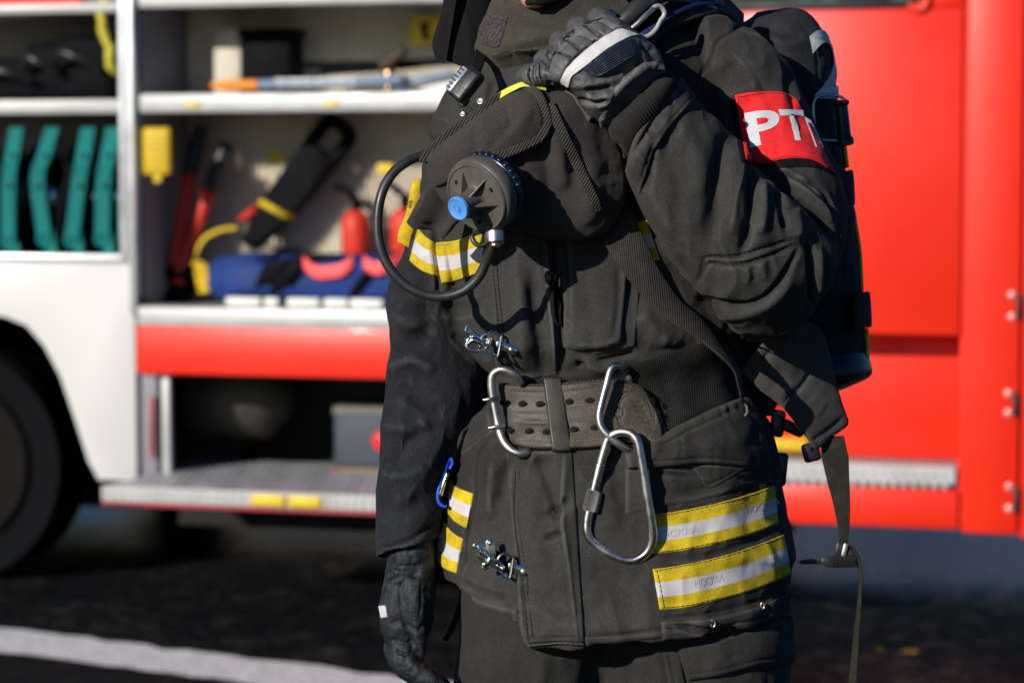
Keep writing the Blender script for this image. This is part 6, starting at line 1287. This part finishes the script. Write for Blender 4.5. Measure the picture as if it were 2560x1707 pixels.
# locker: grey blue case with red lamp
t = thing('lamp_case', 'grey blue case with round red lamp in the low locker', 'case', base(830, 1100, .3)); xa, xb = X(766, 1010, .2), X(985, 1010, .2)
MB().box(xa, xb, .20, .5, Z(1076, 830, .2), Z(950, 830, .2), .012, 3).build('case_body', M['greyblue'], t, 'T', smooth='auto'); MB().box(xa-.002, xb+.004, .196, .5, Z(954, 830, .2), Z(934, 830, .2), .006, 2).build('case_lid', mat('grey_brown_lid', (.12, .115, .10), .6), t, 'T', smooth='auto')
c = at(880, 1012, .196); MB().lathe(c, (0, -1, 0), [(.034, 0), (.034, .012), (.026, .022), (.01, .026)], 30).build('red_lamp', M['red_lamp'], t, 'T')
t = thing('wooden_block', 'tan and red block under the grey blue case', 'block', base(830, 1110, .2)); MB().box(X(762, 1090, .18), X(985, 1090, .18), .18, .5, zn1+.001, Z(1077, 830, .18), .006, 2).build('block_body', mat('tan_wood', (.26, .17, .11), .7), t, 'T', smooth='auto'); MB().box(X(760, 1090, .18), X(782, 1090, .18), .172, .2, zn1+.002, Z(1078, 770, .18), .004, 2).build('red_end', mat('dull_red_end', (.36, .07, .06), .6), t, 'T', smooth='auto')
# ================================================================== GROUND, BACKGROUND, LIGHT, CAMERA
def asphalt():
    """dark asphalt, matt beside the vehicle, with sky gloss added under and beyond it"""
    m = bpy.data.materials.new('asphalt'); m.use_nodes = True; nt = m.node_tree; nd = nt.nodes; lk = nt.links; p = nd['Principled BSDF']
    tc = nd.new('ShaderNodeTexCoord'); P_ = tc.outputs['Object']
    def noise(sc, det, rg): n = nd.new('ShaderNodeTexNoise'); n.inputs['Scale'].default_value = sc; n.inputs['Detail'].default_value = det; n.inputs['Roughness'].default_value = rg; lk.new(P_, n.inputs['Vector']); return n.outputs['Fac']
    def mr(src, a, b, lo, hi):
        n = nd.new('ShaderNodeMapRange'); n.interpolation_type = 'SMOOTHSTEP'
        for i, q in enumerate((a, b, lo, hi)): n.inputs[i+1].default_value = q
        lk.new(src, n.inputs[0]); return n.outputs[0]
    def math_(op, a, b):
        n = nd.new('ShaderNodeMath'); n.operation = op
        for i, q in enumerate((a, b)):
            if isinstance(q, (int, float)): n.inputs[i].default_value = q
            else: lk.new(q, n.inputs[i])
        return n.outputs[0]
    v = nd.new('ShaderNodeTexVoronoi'); v.inputs['Scale'].default_value = 48; lk.new(P_, v.inputs['Vector'])
    v2 = nd.new('ShaderNodeTexVoronoi'); v2.inputs['Scale'].default_value = 17; lk.new(P_, v2.inputs['Vector'])
    sp = nd.new('ShaderNodeSeparateColor'); lk.new(v.outputs['Color'], sp.inputs[0]); sp2 = nd.new('ShaderNodeSeparateColor'); lk.new(v2.outputs['Color'], sp2.inputs[0])
    stone = math_('ADD', math_('MULTIPLY', math_('POWER', sp.outputs[0], 5.0), .7), math_('MULTIPLY', math_('POWER', sp2.outputs[1], 6.0), .6))
    stone = math_('MULTIPLY', stone, mr(noise(2.2, 5, .7), .35, .7, .25, 1.3))
    mx = nd.new('ShaderNodeMix'); mx.data_type = 'RGBA'; mx.clamp_factor = True; lk.new(stone, mx.inputs[0]); mx.inputs[6].default_value = (.0030, .0028, .0025, 1); mx.inputs[7].default_value = (.050, .042, .036, 1)
    lk.new(mx.outputs[2], p.inputs['Base Color'])
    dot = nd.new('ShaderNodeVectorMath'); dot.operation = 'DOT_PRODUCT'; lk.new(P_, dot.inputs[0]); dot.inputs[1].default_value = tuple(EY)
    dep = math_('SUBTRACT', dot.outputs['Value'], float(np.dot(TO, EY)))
    sky_gloss = mr(math_('ADD', dep, math_('MULTIPLY', noise(9, 5, .7), .9)), .55, 1.75, 0, 1); sky_gloss = math_('MULTIPLY', sky_gloss, mr(dep, 3.0, 6.0, 1, 0))
    lk.new(mr(sky_gloss, 0, 1, .75, .27), p.inputs['Roughness']); lk.new(mr(sky_gloss, 0, 1, .12, .75), p.inputs['Specular IOR Level']); p.inputs['Specular Tint'].default_value = (.42, .68, 1, 1)  # added gloss and blue tint paint a sky reflection on the ground
    b = nd.new('ShaderNodeBump'); b.inputs['Strength'].default_value = .35; b.inputs['Distance'].default_value = .004; lk.new(v.outputs['Distance'], b.inputs['Height'])
    b2 = nd.new('ShaderNodeBump'); b2.inputs['Strength'].default_value = .7; b2.inputs['Distance'].default_value = .012; lk.new(noise(16, 6, .75), b2.inputs['Height']); lk.new(b.outputs[0], b2.inputs['Normal']); lk.new(b2.outputs[0], p.inputs['Normal'])
    return m
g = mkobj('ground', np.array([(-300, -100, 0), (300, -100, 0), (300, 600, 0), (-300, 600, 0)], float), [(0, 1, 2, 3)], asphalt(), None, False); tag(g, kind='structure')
# painted line
wl = mat('worn_white_road_paint', (.80, .80, .80), .8, var=.12, vscale=14, fine=.25, fscale=60, bump=.4, bscale=50, bdist=.004, dust=.75, dustc=(.05, .05, .05))
def gp(px, py): return ground(px, py)
a0, a1, b0, b1 = gp(0, 1443), gp(960, 1562), gp(0, 1497), gp(700, 1590)
def ext(p, q, t): return p+(q-p)*t
n = 120; TT = np.linspace(-2.5, 3.5, n)
e0 = np.array([ext(a0, a1, t) for t in TT]); dirv = (a1-a0)/np.linalg.norm(a1-a0); per = np.array([dirv[1], -dirv[0], 0]); per *= np.sign(-per[1]); wdt = abs(np.dot(b0-a0, per))
jit = RNG.normal(size=(n, 2))*.009
L = np.stack([e0+per*jit[:, :1], e0+per*(wdt+jit[:, 1:])], 1); L[..., 2] = .004
o = MB().grid(L).build('road_line', wl, None, 'W'); tag(o, kind='structure')
for (px, py, lab) in ((2090, 1500, 'dull yellow fallen leaf lying on the asphalt at lower right'), (2020, 1494, 'small fallen leaf just beside the hanging webbing')):
    c = gp(px, py); b = MB(); k = .030 if px > 2050 else .014
    b.add([c+np.array(q)*k for q in ((-1, 0, .1), (-.5, .55, .25), (.2, .6, .2), (1, .1, .35), (.3, -.5, .1), (-.5, -.5, .25), (0, 0, .08))], [(0, 6, 1), (1, 6, 2), (2, 6, 3), (3, 6, 4), (4, 6, 5), (5, 6, 0)])
    o = b.build('fallen_leaf', M['leaf_yellow'], None, 'W'); tag(o, lab, 'leaf')
# trees and a building across the street, behind the vehicle
def tree(x, y, h, seed, lab, leafm):
    rs = np.random.default_rng(seed); t = thing('tree', lab, 'tree', (x, y, 0), 'trees behind the fire engine')
    b = MB(); b.tube([(x, y, 0), (x+.1, y, h*.25), (x-.05, y+.1, h*.5), (x+.1, y, h*.8)], [h*.035, h*.028, h*.02, h*.006], n=24, k=10)
    tips = []
    for i in range(12):
        a = rs.uniform(0, 6.28); z0 = h*rs.uniform(.28, .7); l = h*rs.uniform(.2, .34); e = (x+l*math.cos(a), y+l*math.sin(a), z0+l*rs.uniform(.4, 1)); b.tube([(x, y, z0), ((x*2+e[0])/3, (y*2+e[1])/3, z0+l*.3), e], [h*.012, h*.008, h*.003], n=10, k=6); tips += [e, ((x+e[0])/2, (y+e[1])/2, (z0+e[2])/2)]
    b.build('trunk', M['bark'], t, 'W'); c = np.array(tips)[rs.integers(0, len(tips), 2600)]+rs.normal(size=(2600, 3))*h*.06
    nrm = rs.normal(size=(2600, 3)); u = np.cross(nrm, [0, 0, 1]); u /= np.linalg.norm(u, axis=1)[:, None]; v = np.cross(nrm, u); v /= np.linalg.norm(v, axis=1)[:, None]; s_ = rs.uniform(.10, .22, (2600, 1))
    V = np.concatenate([c+u*s_, c+v*s_*.6, c-u*s_, c-v*s_*.6]); F = [(i, i+2600, i+5200, i+7800) for i in range(2600)]
    mkobj('crown', V, F, leafm, t, False, fixn=False)
tree(3.2, 44, 7, 1, 'autumn tree nearest the pale building, seen through the cab windows', M['foliage']); tree(8.0, 47, 8, 2, 'green tree on the right, seen through the cab windows', M['foliage2']); tree(-3.5, 46, 8, 3, 'olive tree standing behind the white part of the fire engine', M['foliage'])
bd = thing('building', 'pale plastered building far behind the fire engine', 'building', (4, 136, 0))
MB().box(-22, 38, 130, 142, 0, 9, .0, 1).build('wall', M['stone'], bd, 'W', smooth=False)
for i in range(9):
    for j in range(3): MB().box(-20+i*6.5, -17.6+i*6.5, 129.95, 130.02, 1+j*2.8, 2.7+j*2.8, .02, 1).build('window', M['window'], bd, 'W', smooth=False)
b = MB(); b.prism([(129.5, 9), (142.5, 9), (136, 11)], -22.5, 38.5, lambda u, v, w_: (w_, u, v)); b.build('roof', M['roof'], bd, 'W', smooth=False)
# light
w = bpy.data.worlds.new('World'); scene.world = w; w.use_nodes = True; nt = w.node_tree
bg = nt.nodes['Background']; sky = nt.nodes.new('ShaderNodeTexSky'); sky.sky_type = 'NISHITA'; sky.sun_disc = False
SUND = np.array([-.62, -.71, .36]); SUND /= np.linalg.norm(SUND)
el = math.asin(SUND[2]); sky.sun_elevation = el; sky.sun_rotation = math.atan2(SUND[0], SUND[1]); sky.air_density = 1.0; sky.dust_density = .6
hs = nt.nodes.new('ShaderNodeHueSaturation'); hs.inputs['Saturation'].default_value = 1.6; nt.links.new(sky.outputs[0], hs.inputs['Color']); tn_ = nt.nodes.new('ShaderNodeMix'); tn_.data_type = 'RGBA'; tn_.blend_type = 'MULTIPLY'; tn_.inputs[0].default_value = 1; tn_.inputs[7].default_value = (.56, .84, 1.28, 1); nt.links.new(hs.outputs[0], tn_.inputs[6]); nt.links.new(tn_.outputs[2], bg.inputs[0]); bg.inputs[1].default_value = .055
sl = bpy.data.lights.new('sun', 'SUN'); sl.energy = 5.0; sl.angle = math.radians(.53); sl.color = (1, .94, .85)
so = bpy.data.objects.new('sun', sl); COL.objects.link(so); so.rotation_euler = Vector(SUND).to_track_quat('Z', 'Y').to_euler()
cam = bpy.data.cameras.new('camera'); cam.lens = 85; cam.sensor_width = 36; cam.clip_end = 1500; cam.clip_start = .05
co = bpy.data.objects.new('camera', cam); COL.objects.link(co); co.location = CAMP; co.rotation_euler = (math.pi/2-PITCH, 0, 0)
cam.dof.use_dof = True; cam.dof.focus_distance = D0-190*S; cam.dof.aperture_fstop = 5.0; cam.dof.aperture_blades = 9
scene.camera = co
scene.view_settings.view_transform = 'Standard'; scene.view_settings.look = 'None'; scene.view_settings.exposure = 0
